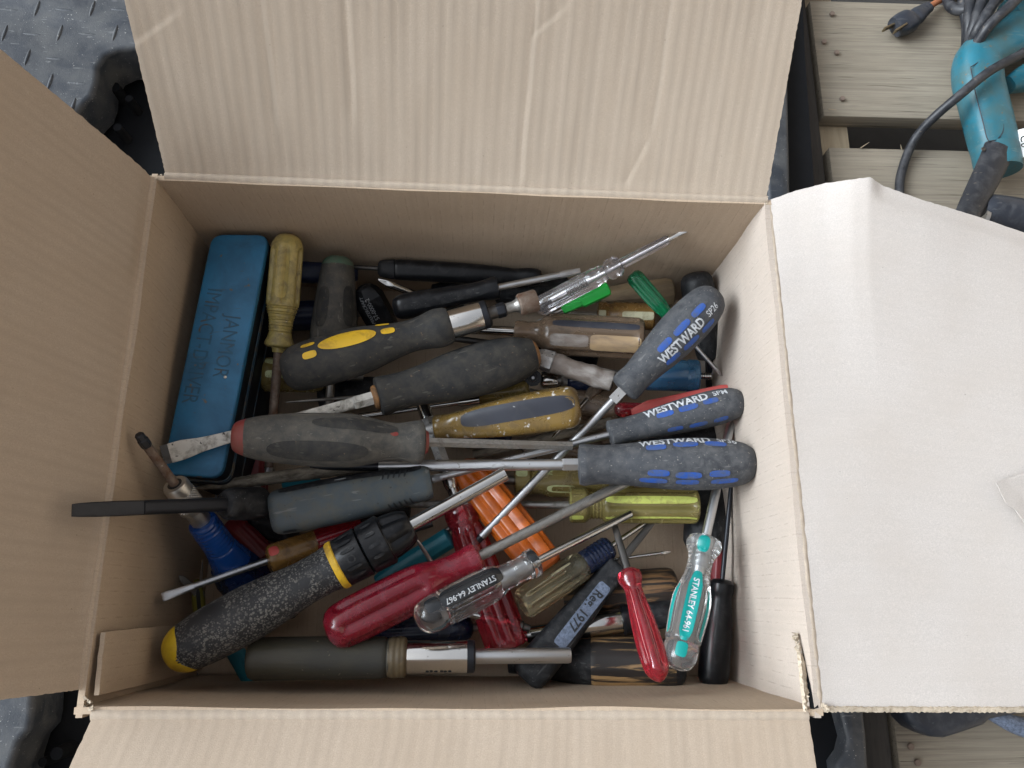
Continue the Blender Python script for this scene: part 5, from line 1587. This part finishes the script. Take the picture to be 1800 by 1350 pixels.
# ---- straw clear handle with navy collar
t = screwdriver('straw coloured clear handle with ribbed navy collar, right of the black panel one', (917, 1064, -0.102), (1142, 914, -0.124))
rod(t, 'shaft', 'chrome', 110, 270, 4.6, n=16)
t.lathe('core', 'navy_clear', [(95, 13), (130, 13)], n=20, smooth=False)
t.lathe('handle', 'clear_straw', [(0, 22), (3, 26), (8, 28), (90, 28), (118, 26), (130, 22), (132, 12)], [flute(8, .17, 5, 118, .2, 2)], n=72, sharp=28)
hs = t.last
t.decal('stripe', 'cream', 85, 60, 40, 4, p=4, on=hs)
t.lathe('collar', 'navy_clear', [(130, 20), (134, 22), (182, 21), (186, 18)], ribs(6, .06, 142, 184), n=36, step=1.6)

t = Tool('screwdriver', 'tiny cross head screwdriver tip lying on the bare cardboard floor', 'screwdriver', (985, 996, -0.136), (1179, 970, -0.130))
t.lathe('handle', 'black_plastic', [(0, 7), (3, 10), (50, 10), (60, 5)], n=16)
rod(t, 'shaft', 'chrome', 58, 180, 2.8, n=12)
cross_tip(t, 'tip', 'chrome', 178, 196, 4.0)

# ---- long nut driver along the front wall
t = screwdriver('grimy green black nut driver with chrome sleeve along the front wall', (437, 1158, -0.080), (1003, 1152, -0.086), name='nut_driver', cat='nut driver')
t.lathe('handle', 'green_grime', [(0, 26), (3, 32), (12, 36), (120, 36), (215, 35), (240, 34), (244, 31), (248, 34)], [lobes(6, .012)], n=44)
t.lathe('collar', 'brown_ring', [(246, 33), (252, 35), (268, 35), (276, 33), (279, 28)], ribs(2, .03, 250, 270), n=40, step=2)
t.lathe('sleeve', 'chrome', [(278, 27), (281, 28), (385, 27.5)], smooth=False, n=40)
for s_, th_ in ((315, 150), (322, 148), (330, 150), (340, 149), (346, 151), (354, 150)):
    t.decal('stamp', 'print_black', s_, th_, 6, 5, p=2)
t.lathe('ring', 'black_steel', [(384, 28), (395, 28), (398, 25), (399, 14)], smooth=False, n=36)
t.lathe('shaft', 'satin_steel', [(397, 13), (562, 13.4), (566, 12)], smooth=False, n=28)
t.lathe('bore', 'print_black', [(565.7, 9), (566.4, 9)], facets(6), smooth=False, n=18)

t = screwdriver('short chrome shaft with slotted dark end under the black panel handle', (752, 1058, -0.122), (932, 1105, -0.118))
t.lathe('handle', 'black_plastic', [(0, 10), (4, 16), (40, 16), (60, 10)], n=20)
rod(t, 'shaft', 'chrome', 58, 158, 9.6, n=20)
t.lathe('tip', 'dark_steel', [(157, 10), (172, 10), (174, 7), (186, 6)], smooth=False, n=16)

# ---- blue handle with knurled chuck
t = screwdriver('blue clear handled bit driver with knurled chuck against the left wall', (448, 1045, -0.130), (244, 764, -0.006), name='bit_driver')
t.lathe('handle', 'blue_dark_clear', [(0, 34), (4, 40), (40, 44), (60, 40), (72, 36)], facets(6, .2), n=42, smooth=False, sharp=22)
t.lathe('neck', 'blue_clear', [(70, 35), (90, 30), (104, 27), (150, 26), (158, 24), (160, 17)], ribs(7, .05, 104, 150), n=40, step=2)
t.lathe('ferrule', 'satin_steel', [(158, 16.5), (161, 17.5), (184, 17.5), (186, 21)], smooth=False, n=32)
ch = t.lathe('chuck', 'knurl', [(185, 21), (188, 22.5), (236, 22.5), (240, 20)], n=40, step=2, smooth=False)
hs = t.last
# diamond knurling as raised points
kv, kf = [], []
for i in range(26):
    for j in range(12):
        s_ = 195 + j * 2.4; th_ = (i + (j % 2) * .5) / 26 * 2 * math.pi
        b = len(kv)
        for (ds, dt, of) in ((-1.3, 0, .00005), (0, .12, .00005), (1.3, 0, .00005), (0, -.12, .00005), (0, 0, .0006)):
            kv.append(t.onsurf(s_ + ds, th_ + dt, of, hs))
        kf += [(b, b + 1, b + 4), (b + 1, b + 2, b + 4), (b + 2, b + 3, b + 4), (b + 3, b, b + 4)]
mesh_obj('knurling', kv, kf, 'knurl', ch, smooth=False)
t.lathe('chuck_mouth', 'print_black', [(239.6, 13), (240.4, 13)], smooth=False, n=20)
rod(t, 'shaft', 'rust_steel', 238, 325, 8.2, n=18)
t.lathe('bit', 'black_steel', [(322, 9), (326, 10), (336, 10), (338, 8.5), (346, 8.5), (348, 7)], facets(6), n=24, smooth=False, sharp=20)

# ---- black flat blade over the left wall
t = screwdriver('black flat blade screwdriver poking out over the left wall', (462, 884, -0.080), (127, 897, 0.032))
t.lathe('handle', 'black_dusty', [(0, 20), (4, 27), (30, 29), (62, 27), (68, 22), (70, 14)], [lumpy(.04, .05)], n=32)
t.lathe('shaft', 'black_steel', [(68, 12.5), (215, 13)], squarish(4), n=24, smooth=False)
t.lathe('blade', 'black_steel', [(214, 13, 11), (250, 13.5, 9), (300, 13, 4), (326, 12, 1.6), (336, 11, 1)], squarish(5), n=20)

# ---- flat blade with amber handle
t = screwdriver('amber and red handle with slim flat blade pointing to the left wall', (640, 927, -0.112), (285, 1050, -0.078))
rod(t, 'shaft', 'satin_steel', 176, 318, 6.4, n=18)
flat_tip(t, 'tip', 'satin_steel', 316, 376, 6.4, 8, 1.4)
t.lathe('handle', 'amber_clear', [(88, 26), (140, 27), (168, 27), (176, 23), (180, 12)], [flute(8, .08, 88, 165), lumpy(.03, .08)], n=40)
t.decal('red_patch', 'red_matte', 165, 60, 18, 18, p=3)
t.lathe('grip', 'red_clear', [(0, 12), (5, 20), (30, 24), (90, 26)], [flute(8, .08, 5, 95)], n=40)

# ---- small things in the dark on the left
t = Tool('pocket_tool', 'olive yellow plastic clip standing in the dark lower left corner', 'clip', (352, 1092, -0.130), (346, 1020, -0.118))
t.lathe('body', 'olive_plastic', [(0, 9), (3, 11), (40, 11), (60, 8), (72, 5)], squarish(3), n=20)
t.decal('slot', 'print_black', 40, 90, 40, 6, p=4)
t = Tool('needle_bit', 'thin silver needle standing in the lower left corner', 'needle', (350, 1060, -0.128), (356, 984, -0.110))
t.lathe('needle', 'satin_steel', [(0, 2.6), (60, 2.2), (76, 1)], n=10)
t = Tool('key_blade', 'small grey key blade resting against the left wall', 'key', (345, 1040, -0.118), (315, 1012, -0.108))
t.lathe('blade', 'dull_steel', [(0, 7, 2), (20, 6, 2), (34, 5, 1.5), (41, 1, 1)], squarish(5), n=12)
t.lathe('bow', 'dull_steel', [(-16, 4, 2), (-10, 9, 2), (-2, 8, 2), (1, 5, 2)], n=14)

# ---- rusty awl
t = Tool('awl', 'bark textured rusty awl pointing left above the black flat blade', 'awl', (668, 815, -0.094), (343, 858, -0.088))
t.lathe('blade', 'crusty_steel', [(0, 12), (90, 12), (170, 11.5), (240, 10), (290, 7), (315, 4), (327, 1)], [lumpy(.10, .12), squarish(2.6)], n=24, step=3)

# ---- dark reds on the left
t = screwdriver('dark red fluted handle below the red capped grip', (446, 888, -0.128), (450, 760, -0.142))
t.lathe('grip', 'red_dark', [(0, 18), (3, 24), (100, 24), (118, 16)], [flute(12, .08, 3, 110)], n=60)
t = screwdriver('dark red handle low beside the blue clear handle', (470, 985, -0.138), (400, 915, -0.142))
t.lathe('grip', 'red_dark', [(0, 18), (3, 24), (70, 24), (92, 16)], [flute(12, .08, 3, 85)], n=60)
t = Tool('bent_tip', 'small dark bent blade end under the yellowed screwdriver tip', 'blade', (482, 826, -0.122), (444, 862, -0.116))
t.lathe('blade', 'dull_steel', [(0, 5, 2), (40, 5, 2), (52, 4, 1.2)], squarish(4), n=12)

# ---- olive yellow handle end under the ratchet driver
t = screwdriver('olive yellow clear handle with pale stripes behind the yellowed screwdriver shaft', (458, 658, -0.112), (640, 662, -0.132))
t.lathe('handle', 'olive_clear', [(0, 22), (3, 28), (10, 32), (80, 32), (110, 26), (120, 14)], [flute(6, .08, 8, 95)], n=40)
hs = t.last
t.decal('stripe', 'cream_green', 36, 88, 56, 13, p=5, on=hs)
t.decal('stripe', 'cream_green', 30, 42, 46, 12, p=4, on=hs)
rod(t, 'shaft', 'dull_steel', 118, 180, 8)
t = screwdriver('navy ribbed handle in the dark between yellowed and grey handles', (505, 556, -0.128), (690, 548, -0.140))
t.lathe('handle', 'navy_dull', [(0, 18), (3, 26), (90, 27), (120, 20), (124, 10)], [flute(10, .10, 4, 100)], n=60, smooth=False)
rod(t, 'shaft', 'dull_steel', 122, 185, 7)
t = screwdriver('navy handle against the back wall behind the yellowed screwdriver', (520, 478, -0.122), (640, 482, -0.135))
t.lathe('handle', 'navy_dull', [(0, 14), (3, 19), (80, 19), (108, 12)], squarish(3), n=28)
t = screwdriver('bright thin blade tip behind the amber handle', (1062, 668, -0.135), (970, 770, -0.104))
t.lathe('handle', 'brown_clear', [(0, 8), (3, 12), (30, 12), (44, 7)], n=20)
t.lathe('shaft', 'chrome', [(42, 4), (110, 4), (130, 3.4), (137, 1)], n=12)
t = screwdriver('olive grey round handle end above the amber handle', (930, 684, -0.118), (770, 700, -0.132))
t.lathe('handle', 'olive_clear', [(0, 10), (3, 15), (10, 18), (90, 18), (110, 10)], n=28)
rod(t, 'shaft', 'dull_steel', 108, 160, 6)
t = screwdriver('brown fluted handle between amber handle and chrome bolster', (1090, 722, -0.134), (930, 690, -0.142))
t.lathe('handle', 'brown_clear', [(0, 22), (3, 27), (10, 29), (90, 28), (120, 20), (126, 10)], [flute(6, .10, 8, 100, .5)], n=44)
rod(t, 'shaft', 'dull_steel', 124, 163, 8)
t = screwdriver('navy clear handle beneath the stubby clear handle by the front', (636, 1116, -0.128), (850, 1102, -0.136))
t.lathe('handle', 'navy_clear', [(0, 20), (3, 26), (160, 27), (190, 18), (196, 9)], [flute(8, .08, 4, 165)], n=48)
rod(t, 'shaft', 'dull_steel', 194, 214, 7)
t = screwdriver('pale thin needle tip beside the black chuck', (786, 1030, -0.118), (729, 943, -0.094))
t.lathe('shaft', 'satin_steel', [(0, 4.5), (60, 4), (90, 2.8), (104, .8)], n=12)
t = screwdriver('pitted dark shaft crossing behind the middle dashed shaft', (1075, 742, -0.120), (830, 800, -0.128))
t.lathe('shaft', 'crusty_steel', [(0, 9), (250, 8)], lumpy(.08, .1), n=16)
t = screwdriver('thin dark screwdriver leaning along the right wall', (1275, 1010, -0.140), (1287, 860, -0.118))
t.lathe('shaft', 'black_steel', [(0, 4), (140, 4), (150, 1.5)], n=10)

# ---- dark filler tools added so the gaps read as deep shade
for (lab, A, C, m, L, r) in (
        ('added black handle darkening the gap right of the blue case', (448, 640, -0.140), (424, 860, -0.145), 'black_dusty', 120, 22),
        ('added black handle darkening the gap under the yellow and black ratchet driver', (560, 700, -0.146), (850, 660, -0.150), 'black_dusty', 130, 28),
        ('added dark navy handle darkening the gap under the red capped grey handle', (900, 762, -0.146), (540, 740, -0.150), 'navy_dull', 150, 28),
        ('added black handle darkening the gap under the black flat blade on the left', (520, 940, -0.146), (360, 880, -0.150), 'black_dusty', 100, 26),
        ('added black handle darkening the gap behind the smoky brown clear handle', (1050, 628, -0.148), (760, 590, -0.150), 'black_dusty', 150, 26),
        ('added black handle darkening the gap under the largest dashed handle', (1270, 770, -0.148), (1000, 790, -0.150), 'black_dusty', 140, 28),
        ('added dark brown handle darkening the gap under the crossing bright shafts', (1060, 800, -0.150), (760, 770, -0.150), 'brown_clear', 140, 27),
        ('added black handle darkening the gap in front of the blue clear handle', (520, 1060, -0.148), (330, 1130, -0.150), 'black_dusty', 110, 24),
        ('added dark handle darkening the gap beneath the slate blue handle', (720, 900, -0.148), (470, 880, -0.150), 'black_dusty', 130, 28),
        ('added dark red handle darkening the gap beneath the black ratchet chuck', (520, 1000, -0.144), (760, 920, -0.146), 'red_dark', 130, 26),
        ('added black handle darkening the gap behind the glossy black screwdriver', (1000, 505, -0.138), (780, 520, -0.146), 'black_dusty', 130, 26)):
    t = screwdriver(lab, A, C)
    t.lathe('handle', m, [(0, r * .6), (3, r * .85), (10, r), (L * .6, r), (L * .9, r * .75), (L, r * .7), (L + 2, r * .3)], [flute(6, .1, 8, L * .7)], n=36)
    rod(t, 'shaft', 'dark_steel', L, t.pl, 6, n=12)

# ---- a few thin shafts showing between the bigger handles
for (lab, A, C, m, hm) in (
        ('slim steel shaft slanting under the black ratchet collar toward the orange handle', (690, 1010, -0.134), (850, 880, -0.126), 'dull_steel', 'black_plastic'),
        ('slim dark shaft lying between the orange handle and the straw coloured one', (1040, 990, -0.146), (860, 1010, -0.140), 'dark_steel', 'brown_clear'),
        ('slim bright shaft low between the yellow grip ratchet and the orange ended handle', (830, 640, -0.132), (690, 672, -0.124), 'satin_steel', 'black_plastic'),
        ('slim rusty shaft low in front of the back wall by the glossy black handle', (760, 512, -0.128), (900, 470, -0.120), 'rust_steel', 'black_plastic')):
    t = screwdriver(lab, A, C)
    t.lathe('handle', hm, [(0, 8), (3, 12), (40, 12), (56, 8), (60, 5)], [flute(6, .12, 4, 44)], n=28)
    rod(t, 'shaft', m, 58, t.pl - 18, 4.6, n=12)
    flat_tip(t, 'tip', m, t.pl - 19, t.pl, 4.6, 5.5, 1.2)
